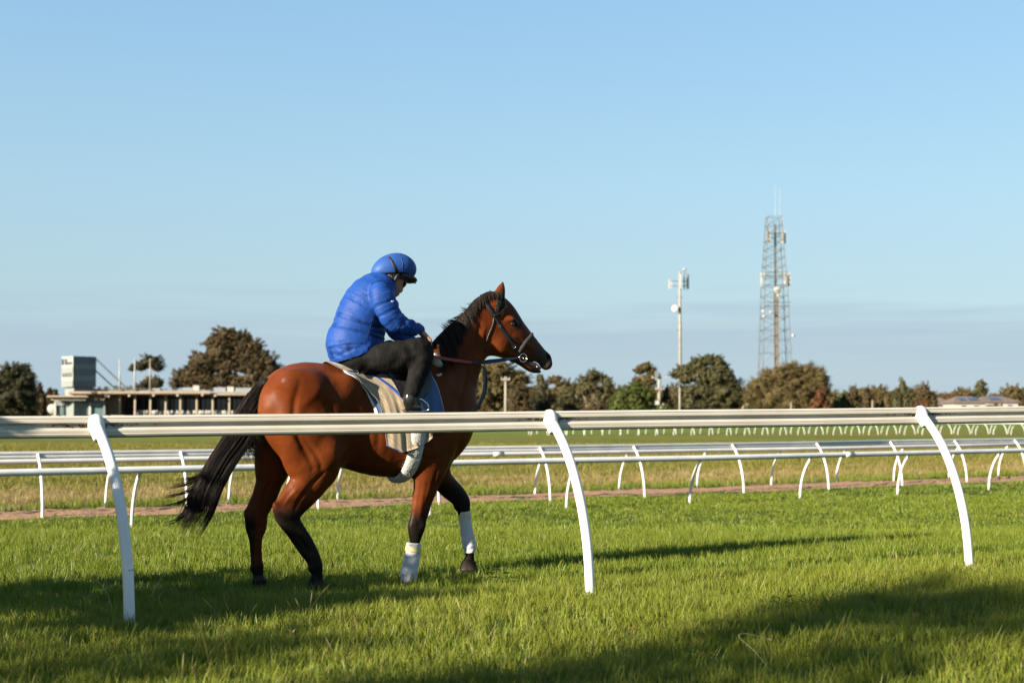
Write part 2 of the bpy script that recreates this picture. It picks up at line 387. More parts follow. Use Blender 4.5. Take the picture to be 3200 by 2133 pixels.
def wedge(y0, y1, per_m2, seed, keep=None, margin=3.2, k=.375):
    """random ground points in the stretch of turf the view takes in, with a margin"""
    r = np.random.default_rng(seed); area = k * (y1 ** 2 - y0 ** 2) + 2 * margin * (y1 - y0); n = int(area * per_m2)
    m = int(n * 2.2); y = r.uniform(y0, y1, m); half = k * y + margin; mx = k * y1 + margin
    x = r.uniform(-mx, mx, m); ok = np.abs(x) < half; x, y = x[ok], y[ok]
    n2 = min(len(x), n); x, y = x[:n2], y[:n2]
    if keep is not None:
        q = keep(x, y, r); x, y = x[q], y[q]
    return np.stack([x, y, ground(x, y)], 1)
def patch(x, y, f=1.0, s=0.):
    return .5 + .25 * np.sin(x * 1.1 * f + s) * np.cos(y * 1.4 * f - s) + .25 * np.sin(x * .37 * f + y * .61 * f + 2 * s)
verge = lambda x, y: y - (9.45 + .42 * x)        # the near fence's line; uncut turf this side of it
scatter('verge_grass', wedge(4.6, 12.0, 85, 1, lambda x, y, r: verge(x, y) < .15 + .5 * r.random(len(x))), clump('tuft_verge', GL, 64, .13, .025, .080, .0042, .8, 3, 1), .75, 1.25, seed=1)
scatter('long_grass', wedge(5.0, 11.8, 4.5, 2, lambda x, y, r: (verge(x, y) < .25) & (r.random(len(x)) < patch(x, y, 1.3) * 1.2)), clump('tuft_long', GL, 12, .07, .09, .20, .0055, .55, 4, 2), .7, 1.15, seed=2)
scatter('mown_grass', wedge(7.2, 17.5, 62, 3, lambda x, y, r: verge(x, y) > -.1), clump('tuft_mown', GM, 54, .14, .025, .070, .0046, .7, 3, 3), .8, 1.25, seed=3)
scatter('track_grass', wedge(17.0, 33, 20, 4, lambda x, y, r: fence_n(x, y) < -.15 - 1.3 * r.random(len(x)) ** 1.5), clump('tuft_track', GM, 46, .25, .02, .055, .009, .6, 2, 4), .8, 1.3, seed=4)
scatter('track_grass_beyond', wedge(28, 48, 9, 5, lambda x, y, r: fence_n(x, y) < -.15 - 1.2 * r.random(len(x)) ** 1.5), clump('tuft_track_beyond', GM, 46, .34, .02, .05, .013, .6, 2, 5), .8, 1.3, seed=5)
band = lambda x, y: fence_n(x, y)
scatter('dry_grass', wedge(28, 62, 9, 6, lambda x, y, r: (band(x, y) > 2.0 + .7 * r.random(len(x))) & (band(x, y) < 11) & (r.random(len(x)) < .25 + .75 * np.clip((band(x, y) - 2.5) / 2.5, 0, 1) * np.clip((10.5 - band(x, y)) / 4, .08, 1) * np.clip(.25 + 1.2 * patch(x, y, .5, 3), 0, 1))), clump('tuft_dry', GD, 34, .26, .05, .15, .011, .5, 3, 6), .6, 1.2, seed=6)
scatter('fence_grass', wedge(28, 60, 16, 7, lambda x, y, r: (band(x, y) > 1.8) & (band(x, y) < 3.8) & (r.random(len(x)) < patch(x, y, .8, 1))), clump('tuft_fence', GM, 36, .24, .08, .2, .011, .6, 2, 7), .6, 1.2, seed=7)
scatter('paddock_grass', wedge(34, 92, 3.6, 8, lambda x, y, r: (band(x, y) > 3.5) & (r.random(len(x)) < np.clip((band(x, y) - 3) / 6, .3, 1))), clump('tuft_paddock', GO, 40, .45, .06, .16, .020, .6, 2, 8), .6, 1.2, seed=8)
# seed stalks and dead stems standing above the verge
def stalks():
    r = np.random.default_rng(40); V = []; F = []; tip = []
    for _ in range(4):
        a = r.uniform(0, 2 * pi); h = r.uniform(.14, .26); ln = h * r.uniform(.15, .5); x, y = r.normal(0, .05, 2); b0 = len(V); seg = 7
        for i in range(seg + 1):
            t = i / seg; k = ln * t * t; w = .0011 if t < .72 else (.0042 if t < .95 else .001)
            for q in range(3): V.append((x + cos(a) * k + w * cos(q * 2.09), y + sin(a) * k + w * sin(q * 2.09), h * t - .01)); tip.append(t * .9)
        F += [(b0 + 3 * i + q, b0 + 3 * i + (q + 1) % 3, b0 + 3 * i + 3 + (q + 1) % 3, b0 + 3 * i + 3 + q) for i in range(seg) for q in range(3)]
    me = bpy.data.meshes.new('seed_stalk'); me.from_pydata(V, [], F); me.update(); me.materials.append(blade_mat('seed_stalk', (.10, .12, .02), (.17, .16, .04), (.24, .20, .07), (.30, .25, .11), dryness=.3))
    at = me.attributes.new('tipness', 'FLOAT', 'POINT'); at.data.foreach_set('value', np.array(tip, np.float32)); return bpy.data.objects.new('seed_stalk', me)
scatter('seed_stalks', wedge(5.0, 11.5, .8, 9, lambda x, y, r: (verge(x, y) < .15) & (r.random(len(x)) < .25 + patch(x, y, .9, 2))), stalks(), .6, 1.2, .12, seed=9)
# ================================================================== running rails
def base_at(px, py):
    z = -.7
    for _ in range(6):
        p = at_height(px, py, z); z = gz(p.x, p.y)
    return Vector((p.x, p.y, z))
RAIL_PROF = [(-.034, -.004), (.018, 0), (.033, -.005), (.036, -.014), (.0325, -.0165), (.0325, -.0195), (.036, -.022), (.036, -.040), (.031, -.0455), (.006, -.047), (.003, -.052),
             (.010, -.070), (.022, -.0755), (.034, -.079), (.037, -.085), (.036, -.0985), (.0335, -.1005), (.0335, -.103), (.036, -.105), (.036, -.110), (.032, -.119), (.022, -.128), (.004, -.132), (-.034, -.128)]
def gooseneck(base, top, r, n=12, cap=False):
    """bent post: rises from its base, bows over and meets the rail"""
    base, top = Vector(base), Vector(top); d = (top - base); H = d.z; d.z = 0; L = d.length; d.normalize()
    path = [(-.02, -.12), (0, 0.), (.03, .2), (.10, .37), (.25, .57), (.48, .76), (.70, .88), (1.0, 1.0)]
    fine = []
    for i in range(len(path) - 1):
        for k in range(3): t = k / 3; fine.append((path[i][0] * (1 - t) + path[i + 1][0] * t, path[i][1] * (1 - t) + path[i + 1][1] * t))
    fine.append(path[-1]); f = np.array(fine)
    for _ in range(3): f[1:-1] = (f[:-2] + 2 * f[1:-1] + f[2:]) / 4
    pts = [base + d * (L * o) + Vector((0, 0, H * z)) for o, z in f]
    mb = MB(); mb.tube(pts, r, n); return mb, pts, d

# --- the near rail, in front of the horse
near_pts = [(300, 1299, 8.44), (1715, 1284, 9.60), (2872, 1272, 10.84)]
tops = [at_depth(*p) for p in near_pts]
step0, step1 = tops[1] - tops[0], tops[2] - tops[1]
tops = [tops[0] - step0 * 2, tops[0] - step0] + tops + [tops[-1] + step1, tops[-1] + step1 * 2]
tops[1].z = tops[2].z - .006; tops[0].z = tops[1].z - .006
near = thing('running_rail', (tops[3].x, tops[3].y, gz(tops[3].x, tops[3].y)), 'large cream running rail with curved posts in front of the horse, nearest the camera', 'rail', 'running rails of the racecourse')
ND = (tops[4] - tops[2]).normalized(); NO = Vector((ND.y, -ND.x, 0)).normalized()      # outward, to the camera
mb = MB(); path = []
for i in range(len(tops) - 1): path += [tops[i].lerp(tops[i + 1], t / 6) for t in range(6)]
path.append(tops[-1])
for p in path: p.z += .0015 * sin(p.x * 2.1)
rail_o = mb.extrude(RAIL_PROF, path, lambda i: NO).build('rail', M['paint'], near)
BD = Vector((.53, -.848, 0))
base_px = {2: (405, 1932), 3: (1845, 1846), 4: (3030, 1762)}
for i, t in enumerate(tops):
    if i in base_px:
        px, py = base_px[i]; B = at_depth(px, py, t.y - .43)
    else: B = t + BD * .5; B.z = gz(B.x, B.y)
    B.z = gz(B.x, B.y) - .02
    T = t + NO * .030 + Vector((0, 0, -.050))
    mb, pts, d = gooseneck(B, T, .0312, 18)
    post = mb.build('post', M['paint_post'], near, True)
    for hz in (.40, .44):                                        # peg holes near the foot
        q = B + Vector((0, 0, hz)) if hz < .42 else B + Vector((.012, 0, .40))
    MB().ball(B + Vector((.004, -.0322, .33)), .0045, 8, 5).build('peg_hole', M['black_gap'], post)
    MB().ball(B + Vector((.018, -.0270, .33)), .0045, 8, 5).build('peg_hole', M['black_gap'], post)
    # cup that clamps the post to the rail
    ax = (pts[-1] - pts[-5]).normalized(); tip = pts[-1]
    prof = [(.031, -.105), (.036, -.100), (.040, -.07), (.046, -.035), (.050, -.005), (.050, .020), (.044, .040), (.031, .054), (.016, .061), (.002, .063)]
    MB().lathe(tip - NO * .008, ax * .8 + Vector((0, 0, .4)), prof, 24).build('clamp_cup', M['paint_post'], post, True)
    wp = [tip + NO * .02 + Vector((-.045, 0, -.055)), tip + NO * .05 + Vector((-.025, 0, -.035)), tip + NO * .062 + Vector((0, 0, -.015 + .01 * (i % 2))), tip + NO * .055 + Vector((.028, 0, -.03)), tip + NO * .035 + Vector((.030, 0, -.075))]
    MB().tube(wp, .0022, 6).build('tie_wire', M['wire'], post, True)
    MB().ball(tip + NO * .046 + Vector((.026, -.006, -.085)), .010, 10, 7, (1, 1, 1.25)).build('red_cap', M['red_plug'], post, True)
    MB().ball(tip + NO * .006 + Vector((-.046, 0, -.045)), .010, 8, 6, (.7, 1, 1.4)).build('red_cap', M['red_plug'], post, True)
    # grime that has collected under the top lip beside the clamp
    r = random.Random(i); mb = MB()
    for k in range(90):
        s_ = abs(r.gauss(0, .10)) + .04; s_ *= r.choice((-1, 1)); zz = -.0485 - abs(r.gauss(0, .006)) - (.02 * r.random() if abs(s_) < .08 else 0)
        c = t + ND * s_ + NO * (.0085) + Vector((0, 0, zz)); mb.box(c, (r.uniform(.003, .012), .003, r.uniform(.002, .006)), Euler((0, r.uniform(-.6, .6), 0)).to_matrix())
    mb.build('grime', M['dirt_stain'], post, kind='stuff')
t = tops[2]; mb = MB(); r = random.Random(3)                     # a dead twig caught in the channel
tw = [t + ND * (-.075 - .17 * k / 8) + NO * .013 + Vector((0, 0, -.062 - .012 * sin(k * .9) + (.018 if k > 4 else 0) * (k - 4) / 4)) for k in range(9)]
mb.tube(tw, .002, 5)
for k in range(34):
    p = tw[r.randrange(9)]; q = p + ND * r.uniform(-.014, .014) + Vector((0, 0, r.uniform(-.010, .010))); mb.tube([p, p.lerp(q, .5) + NO * .003, q], [.0022, .0026, .0008], 4)
top_mesh('twig', mb, M['dirt_stain'], tuple(tw[0]), 'dark dead twig caught in the channel of the near rail beside its left post', 'twig')

# --- the three rails beyond the track
def far_rail(px_bases, ZT, L, prof, r_rail, r_post, side, label, n_extra=(5, 4), mat='paint_far', name='running_rail'):
    B = [p if isinstance(p, Vector) else base_at(*p) for p in px_bases]
    B = [B[0] + (B[0] - B[1]) * (k) for k in range(n_extra[0], 0, -1)] + B + [B[-1] + (B[-1] - B[-2]) * k for k in range(1, n_extra[1] + 1)]
    for p in B: p.z = gz(p.x, p.y)
    D = (B[-1] - B[0]).normalized(); O = Vector((D.y, -D.x, 0)).normalized() * side        # from rail towards the posts' feet
    T = [p - O * L + Vector((0, 0, ZT - p.z)) for p in B]
    zs = np.array([p.z for p in T]); k3 = np.convolve(np.pad(zs, 1, 'edge'), [.25, .5, .25], 'valid')
    for p, z in zip(T, k3): p.z = z
    mid = len(B) // 2
    root = thing(name, tuple(B[mid]), label, 'rail', 'running rails of the racecourse')
    mb = MB()
    if prof: mb.extrude([(a * side if side > 0 else a, b) for a, b in prof], T, lambda i: O)
    else: mb.tube([p - Vector((0, 0, r_rail)) for p in T], r_rail, 14)
    mb.build('rail', M[mat], root, not prof)
    for p, t in zip(B, T):
        mb, pts, d = gooseneck(p, t + O * (.03 if prof else 0) - Vector((0, 0, .05 if prof else r_rail)), r_post, 10); mb.build('post', M['paint_far'], root, True)
    return root, T
A0 = base_at(1770, 1590); AS = (base_at(3090, 1530) - A0) / 4
rA, TA = far_rail([A0 - AS * k for k in (4.5, 3.6, 2.72, 1.88, .97)] + [(1770, 1590), (2155, 1575), (2500, 1560), (2805, 1545), (3090, 1530)], .35, .42, None, .058, .028, -1,
    'round white tube rail with right bowed posts along the far edge of the green track', (3, 4))
rB, TB = far_rail([(133, 1617), (585, 1603), (995, 1590), (1372, 1577), (1720, 1565), (2015, 1553), (2325, 1540), (2590, 1528), (2820, 1516), (3022, 1507)], .515, .45, RAIL_PROF, 0, .029, 1,
    'channelled grey white rail on posts bowed to the left, standing on the red soil strip', (5, 4))
rC, TC = far_rail([(330, 1587), (715, 1575), (1055, 1562), (1372, 1552), (1672, 1543), (1935, 1533), (2178, 1525), (2410, 1517), (2613, 1510), (2793, 1501), (2965, 1495), (3120, 1487)], .335, .42, None, .050, .028, -1,
    'round white tube rail with right bowed posts at the back edge of the red soil', (5, 4))
# slip-on sleeves that join the tube rails
def sleeve(T, i, f, r, root):
    a = T[i].lerp(T[i + 1], f) - Vector((0, 0, r)); d = (T[i + 1] - T[i]).normalized()
    MB().tube([a - d * .14, a + d * .14], r * 1.1, 14).build('sleeve', M['paint_far'], root, True)
sleeve(TA, 10, .35, .058, rA); sleeve(TC, 6, .62, .05, rC); sleeve(TC, 8, .5, .05, rC)
for d0, x0, sp, side, lab, sr in ((134, 1660, 55.5, -1, 'distant white rail with right bowed posts, nearest of the three far rails', 1), (138, 1653, 57.4, 1, 'distant white rail with left bowed posts, middle of the three far rails', 1), (143, 1678, 56.6, -1, 'distant white rail with right bowed posts, farthest of the three far rails', 1)):
    pts = []
    for k in range(30):
        p = at_depth(x0 + sp * k, 1300, d0 + (k - 15) * .15); p.z = gz(p.x, p.y); pts.append(p)
    D = (pts[-1] - pts[0]).normalized(); O = Vector((D.y, -D.x, 0)) * side
    root = thing('running_rail', tuple(pts[15]), lab, 'rail', 'running rails of the racecourse')
    T = [p - O * .45 + D * (-.32 * side) + Vector((0, 0, 1.17)) for p in pts]
    MB().tube([q - Vector((0, 0, .09)) for q in T], .09, 8).build('rail', M['paint_far'], root, True)
    for p, t in zip(pts, T): gooseneck(p, t - Vector((0, 0, .08)), .029, 6)[0].build('post', M['paint_far'], root, True)
# ================================================================== far buildings and masts
def pbox(x0, x1, y0, y1, Y, dep):
    """a box whose front face fills these photograph limits at distance Y"""
    a = at_depth(x0, y1, Y); c = at_depth(x1, y0, Y)
    return Vector(((a.x + c.x) / 2, Y + dep / 2, (a.z + c.z) / 2)), (abs(c.x - a.x), dep, abs(c.z - a.z))
def part(name, m, root, *boxes, **pr):
    mb = MB()
    for bx in boxes: mb.box(*pbox(*bx))
    return mb.build(name, m, root, **pr)
M['fascia'] = pmat('tan_fascia', (.17, .13, .09), (.22, .175, .125), .3, .7)
M['soffit'] = pmat('brown_soffit', (.10, .064, .04), (.13, .088, .058), .3, .8)
M['roof_grey'] = pmat('grey_roof_sheet', (.12, .135, .145), (.16, .175, .185), .3, .5)
M['column'] = pmat('tan_column', (.21, .165, .115), (.26, .21, .15), .5, .7)
M['glass_green'] = pmat('green_tinted_glass', (.055, .10, .105), (.09, .145, .15), .12, .08, spec=.8)
M['glass_dark'] = pmat('dark_window_glass', (.012, .018, .024), (.035, .048, .058), .15, .1, spec=.6)
M['cream'] = pmat('cream_render', (.25, .23, .19), (.30, .28, .235), .4, .8)
M['white_plastic'] = pmat('white_plastic', (.25, .25, .24), (.31, .31, .295), 3, .5)
M['tower_light'] = pmat('pale_tower_panel', (.19, .20, .18), (.235, .245, .22), .3, .6)
M['tower_stripe'] = pmat('grey_tower_panel', (.125, .147, .14), (.15, .172, .165), .3, .6)
M['tower_dark'] = pmat('slate_tower_panel', (.075, .092, .105), (.10, .12, .132), .3, .6)
M['roof_tile'] = pmat('brown_roof_tile', (.075, .058, .05), (.12, .095, .08), 1.5, .8, .2, 12)
M['solar'] = pmat('blue_solar_glass', (.02, .035, .09), (.03, .05, .12), .6, .15, spec=.7)
YG = 300
g0 = at_depth(480, 1300, YG); g = thing('grandstand', (g0.x, YG, gz(g0.x, YG)), 'low wide grandstand with flat overhanging roof, tan columns and dark glazed front', 'grandstand')
part('base', M['cream'], g, (160, 880, 1297, 1328, YG - 1, 18))
part('roof', M['soffit'], g, (216, 655, 1226, 1232, YG - 4, 22), (655, 880, 1231, 1236, YG - 3, 20))
part('fascia', M['fascia'], g, (214, 657, 1222, 1229, YG - 4.3, .3), (657, 880, 1228, 1234, YG - 3.3, .3))
part('roof_sheet', M['roof_grey'], g, (216, 655, 1219, 1221.5, YG + 1, 14), (658, 880, 1222, 1227, YG + 1, 14))
part('canopy', M['fascia'], g, (145, 275, 1235, 1240, YG - 5, 14)); part('canopy_beam', M['cream'], g, (160, 268, 1244, 1250, YG - 4, .6))
part('glass_front', M['glass_green'], g, (168, 328, 1251, 1297, YG - 1.2, .3))
part('sign_band', M['tower_dark'], g, (170, 322, 1250, 1262, YG - 1.6, .2))
for x in (168, 190, 236, 277, 322): part('mullion', M['white_plastic'] if x in (168, 277) else M['steel'], g, (x, x + (7 if x in (168, 277, 322) else 3), 1257, 1297, YG - 1.8, .25))
for x in (168, 205, 240, 280): part('transom', M['tower_light'], g, (x, x + 36, 1262.5, 1265, YG - 1.9, .2))
part('rear_wall', M['soffit'], g, (328, 880, 1233, 1298, YG + 9, 1))
part('side_wall', M['column'], g, (328, 372, 1240, 1298, YG + 3, .6))
for k, x in enumerate((392, 440, 487, 535, 583, 632, 680, 730, 778)):
    w = part('window', M['glass_dark'], g, (x - 2, x + 40, 1246, 1292, YG + 7.6, .3))
    for q in (8, 24): part('window_frame', M['soffit'], w, (x + q, x + q + 2.5, 1246, 1292, YG + 7.4, .2))
for x in (374, 421, 469, 517, 563, 614, 664, 716, 766): part('column', M['column'], g, (x - 3, x + 3, 1231, 1298, YG - 2.2, .5))
for x, y in ((264, 1239), (272, 1240), (332, 1237), (340, 1238), (405, 1236), (481, 1235), (556, 1235), (634, 1234), (674, 1236)):
    c = at_depth(x, y, YG - 4); MB().ball(c, .30, 8, 6, (1.2, 1, .8)).build('spotlight', M['cream'], g, True)
for x0, x1, y0, y1 in ((603, 622, 1204, 1219), (710, 730, 1208, 1222), (570, 602, 1210, 1219), (668, 705, 1210, 1224), (735, 785, 1211, 1223), (466, 500, 1212, 1219)):
    part('roof_unit', M['cream'] if x0 in (603, 710) else M['roof_grey'], g, (x0, x1, y0, y1, YG + 3, 2))
part('railing', M['steel'], g, (228, 300, 1204, 1205.5, YG, .1), (228, 300, 1211, 1212, YG, .1), *[(x, x + 1, 1204, 1222, YG, .1) for x in range(228, 300, 9)], *[(x, x + 1, 1212, 1222, YG, .1) for x in range(310, 560, 35)], (310, 560, 1214, 1215, YG, .1))
part('plant_room', M['tower_light'], g, (232, 276, 1206, 1224, YG + 1, 4))
c = at_depth(163, 1277, YG - 1.4); MB().lathe((c.x, c.y, c.z), (0, 1, 0), [(1.0, -.06), (1.05, 0), (1.0, .06)], 24).build('round_screen', M['tower_light'], g, True)
ch = MB(); r = random.Random(5)                                   # white chairs on the terrace
for x in np.arange(430, 760, 4.2):
    p = at_depth(x + r.uniform(-1, 1), 1297, YG + r.uniform(-1, 4)); s_ = MB() if False else ch
    ch.box(p + Vector((0, 0, .45)), (.45, .45, .06)); ch.box(p + Vector((0, .22, .75)), (.45, .05, .55))
    for a, b_ in ((-.2, -.2), (.2, -.2), (-.2, .2), (.2, .2)): ch.box(p + Vector((a, b_, .2)), (.05, .05, .42))
mesh_obj('terrace_chairs', np.array(ch.v), ch.f, M['white_plastic'], None, kind='stuff', label='white chairs crowded on the grandstand terrace', cat='chairs')

# judges' tower
YT = 296; fc = at_depth(228, 1160, YT); hgt = 96 / FPX * YT; zb = at_depth(228, 1208, YT).z
tw = thing('control_tower', (fc.x, YT + 4, gz(fc.x, YT + 4)), 'boxy pale and slate viewing tower rising behind the left end of the grandstand', 'tower')
aL, aR = 4.5, 5.2; dL = Vector((-.74, .67, 0)); dR = Vector((.73, .68, 0))
def tower_slab(z0, z1, inset=0.0):
    o = Vector((fc.x, YT, 0)) + (dL + dR).normalized() * inset
    q = [o, o + dR * (aR - inset), o + dR * (aR - inset) + dL * (aL - inset), o + dL * (aL - inset)]
    vs = [p + Vector((0, 0, z0)) for p in q] + [p + Vector((0, 0, z1)) for p in q]
    return MB().add(vs, [(3, 2, 1, 0), (4, 5, 6, 7), (0, 1, 5, 4), (1, 2, 6, 5), (2, 3, 7, 6), (3, 0, 4, 7)])
zz = lambda py: at_depth(228, py, YT).z
tower_slab(zz(1208), zz(1112)).build('body', M['tower_light'], tw)
def face_panel(d, s0, s1, y0, y1, proud, m, name, parent=None):
    o = Vector((fc.x, YT, 0)); nrm = Vector((d.y, -d.x, 0)); nrm = nrm if nrm.y < 0 else -nrm
    q = [o + d * s0 + nrm * proud, o + d * s1 + nrm * proud]; bk = nrm * -.06
    vs = [q[0] + Vector((0, 0, zz(y1))), q[1] + Vector((0, 0, zz(y1))), q[1] + Vector((0, 0, zz(y0))), q[0] + Vector((0, 0, zz(y0)))]
    vs += [p + bk for p in vs]
    return MB().add(vs, [(0, 1, 2, 3), (7, 6, 5, 4), (0, 4, 5, 1), (1, 5, 6, 2), (2, 6, 7, 3), (3, 7, 4, 0)]).build(name, m, parent or tw)
for y0, y1, m in ((1146, 1164, 'tower_stripe'), (1188, 1208, 'tower_stripe')): face_panel(dL, .05, aL - .05, y0, y1, .04, M[m], 'cladding_panel')
for y0, y1, m in ((1112.5, 1136, 'tower_dark'), (1136.5, 1150, 'tower_stripe'), (1150.5, 1172, 'tower_dark'), (1172.5, 1188, 'tower_stripe'), (1188.5, 1208, 'tower_dark')): face_panel(dR, .03, aR - .03, y0, y1, .04, M[m], 'cladding_panel')
w = face_panel(dL, 2.3, 4.4, 1120, 1138, .05, M['glass_dark'], 'window'); face_panel(dL, 3.1, 3.35, 1120, 1138, .09, M['tower_light'], 'window_frame', w)
for k in range(4): face_panel(dL, .4 + k * .5, .75 + k * .5, 1130, 1138, .05, M['glass_dark'], 'window')
for k in range(6): face_panel(dL, .35 + k * .68, .75 + k * .68, 1164.5, 1177, .05, M['glass_dark'], 'window')
tower_slab(gz(fc.x, YT), zz(1208.5), .9).build('stem', M['tower_stripe'], tw)
o = Vector((fc.x, YT, 0)) + dR * aR
for (a, b_, c, d) in ((283, 1120, 398, 1215), (283, 1157, 358, 1212)):
    MB().tube([o + Vector((0, 0, zz(b_))), at_depth(c, d, YG + 2)], .15, 6).build('stay_cable', M['tower_dark'], tw)
for x, lab in ((374, 'tall white flagpole on the grandstand roof, left of three'), (421, 'tall white flagpole on the grandstand roof, middle of three'), (469, 'tan flagpole on the grandstand roof by the small round tree, right of three')):
    a = at_depth(x, 1220, YG + .5); t_ = at_depth(x, 1124, YG + .5)
    f = thing('flagpole', tuple(a), lab, 'flagpole', 'flagpoles on the grandstand roof')
    MB().tube([a, t_], [.19, .10], 8).build('pole', M['white_plastic'] if x < 460 else M['column'], f, True); MB().ball(t_ + Vector((0, 0, .1)), .16, 8, 6).build('finial', M['white_plastic'], f, True)
    MB().box(a + Vector((0, 0, .1)), (.8, .8, .2)).build('base_plate', M['steel'], f)

# houses at the right
def house(x0, x1, ye, yr, Y, dep, lab, panels):
    a, c = at_depth(x0, ye, Y), at_depth(x1, ye, Y); g_ = gz(0, Y); zr = at_depth(x0, yr, Y).z
    h = thing('house', ((a.x + c.x) / 2, Y + dep / 2, g_), lab, 'house', 'houses beyond the course')
    wz = a.z
    MB().box(((a.x + c.x) / 2, Y + dep / 2, (g_ + wz) / 2), (c.x - a.x - 1, dep - 1, wz - g_)).build('wall', M['cream'], h)
    rin = (c.x - a.x) * .28
    vs = [(a.x, Y, wz), (c.x, Y, wz), (c.x, Y + dep, wz), (a.x, Y + dep, wz), (a.x + rin, Y + dep / 2, zr), (c.x - rin, Y + dep / 2, zr), (a.x, Y, wz - .25), (c.x, Y, wz - .25), (c.x, Y + dep, wz - .25), (a.x, Y + dep, wz - .25)]
    rf = MB().add(vs, [(0, 1, 5, 4), (1, 2, 5), (2, 3, 4, 5), (3, 0, 4), (6, 7, 1, 0), (7, 8, 2, 1), (8, 9, 3, 2), (9, 6, 0, 3), (9, 8, 7, 6)]).build('roof', M['roof_tile'], h)
    sl = Vector((0, dep / 2, zr - wz)).normalized()
    for s0, s1 in panels:
        p0 = Vector((a.x + s0, Y, wz)); nrm = Vector((0, -sl.z, sl.y)); mb = MB(); L_ = s1 - s0
        q = [p0 + sl * 1.2, p0 + Vector((L_, 0, 0)) + sl * 1.2, p0 + Vector((L_, 0, 0)) + sl * 3.4, p0 + sl * 3.4]
        mb.add([k + nrm * .08 for k in q] + [k + nrm * .15 for k in q], [(3, 2, 1, 0), (4, 5, 6, 7), (0, 1, 5, 4), (1, 2, 6, 5), (2, 3, 7, 6), (3, 0, 4, 7)]).build('solar_panel', M['solar'], rf)
    n = max(2, int((c.x - a.x) / 3.2))
    for k in range(n):
        x = a.x + 1.2 + (c.x - a.x - 2.4) * (k + .5) / n
        w = MB().box((x, Y + .5, wz - 1.3), (1.3, .12, 1.2)).build('window', M['white_plastic'], h); MB().box((x, Y + .42, wz - 1.3), (1.1, .06, 1.0)).build('pane', M['glass_dark'], w)
    return h
house(2868, 2990, 1263, 1240, 352, 10, 'low brown roofed house half behind a reddish bush, leftmost of the houses', [(3.5, 5.5)])
house(2978, 3088, 1256, 1237, 338, 10, 'cream house under a brown hipped roof with two solar panels, middle of the houses', [(2.0, 3.6), (4.4, 6.6)])
house(3062, 3190, 1254, 1236, 345, 10, 'cream and brown house with a solar panel at the right edge, rightmost of the houses', [(3.0, 5.6)])

# telephone masts
def panel_antenna(root, px, py0, py1, Y, w=.35, dep=.2, mast=True):
    w *= .75
    a, c = at_depth(px, py1, Y), at_depth(px, py0, Y)
    o = MB().box((a + c) / 2, (w, dep, (c - a).z)).build('antenna_panel', M['white_plastic'], root)
    return o
YM = 285; a, t_ = at_depth(2127, 1290, YM), at_depth(2124, 848, YM); a.z = gz(a.x, YM)
mp = thing('mobile_phone_mast', tuple(a), 'slim single pole phone mast with a crown of antennas and a white dish', 'mast')
MB().tube([a, a.lerp(t_, .6), t_], [.33, .29, .22], 12).build('pole', M['concrete'], mp, True)
hf = MB()
for y in (878, 893): p, q = at_depth(2092, y, YM), at_depth(2150, y, YM); hf.tube([p, q], .07, 6); hf.tube([p + Vector((2, -1.3, 0)), q + Vector((-1, 1.6, 0))], .07, 6)
hf.tube([at_depth(2138, 905, YM - .6), at_depth(2138, 842, YM - .6)], .09, 6); hf.tube([at_depth(2145, 905, YM + .5), at_depth(2145, 850, YM + .5)], .07, 6)
hf.build('head_frame', M['steel'], mp)
for px, y0, y1, dY in ((2091, 872, 902, 0), (2127, 856, 900, -1.2), (2138, 866, 898, -.4), (2151, 858, 903, .3), (2146, 866, 900, 1.5), (2098, 876, 900, 1.4)): panel_antenna(mp, px, y0, y1, YM + dY)
c = at_depth(2139, 842, YM - .6); MB().ball(c, .32, 10, 6, (1.2, 1.2, .7)).build('beacon', M['white_plastic'], mp, True)
c = at_depth(2109, 964, YM - .6); MB().lathe(c, (-.5, -.85, 0), [(.72, -.25), (.76, 0), (.70, .10), (.35, .17), (.02, .19)], 20).build('dish', M['white_plastic'], mp, True)
for y in (930, 1010, 1030): p = at_depth(2124, y, YM); MB().tube([p - Vector((.55, 0, 0)), p + Vector((.55, 0, 0))], .08, 6).build('step_bracket', M['steel'], mp)

YL = 280; cx = 2427
lt = thing('lattice_tower', (at_depth(cx, 1290, YL).x, YL, gz(0, YL)), 'tall steel lattice tower carrying antenna panels, a round dish and whip aerials', 'tower')
zt = lambda py: at_depth(cx, py, YL).z
C0 = at_depth(cx, 1290, YL).x; half = lambda z: np.interp(z, [-.7, zt(1150), zt(900), zt(680)], [3.1, 2.95, 2.35, 1.40])
lv = [-.7] + [zt(y) for y in (1230, 1160, 1102, 1062, 1030, 992, 960, 925, 895, 862, 832, 806, 780, 754, 730, 706, 678)]
cn = lambda z, k: Vector((C0 + half(z) * (-1, 1, 1, -1)[k] * .95 - .25, YL + half(z) * (-1, -1, 1, 1)[k] * .95, z))
for k in range(4): MB().tube([cn(z, k) for z in lv], .075, 6).build('leg', M['steel'], lt)
for i in range(len(lv) - 1):
    for k in range(4):
        a, b_, c, d = cn(lv[i], k), cn(lv[i], (k + 1) % 4), cn(lv[i + 1], k), cn(lv[i + 1], (k + 1) % 4)
        mb = MB(); 
        if i < 4: m_ = (c + d) / 2; mb.tube([a, m_], .038, 4, False); mb.tube([b_, m_], .038, 4, False)
        else: mb.tube([a, d], .032, 4, False); mb.tube([b_, c], .032, 4, False) if k % 2 == 0 else None
        mb.tube([c, d], .038, 4, False); mb.build('brace', M['steel'], lt)
MB().box((C0 + .1, YL, (zt(900) - .7) / 2), (.85, .85, zt(900) + .7)).build('cable_tray', pmat('brown_grey_cable', (.085, .078, .066), (.125, .115, .098), 2, .7), lt)
MB().box((C0 + .05, YL, (zt(900) + zt(700)) / 2), (.42, .42, zt(700) - zt(900))).build('cable_ladder', M['steel'], lt)
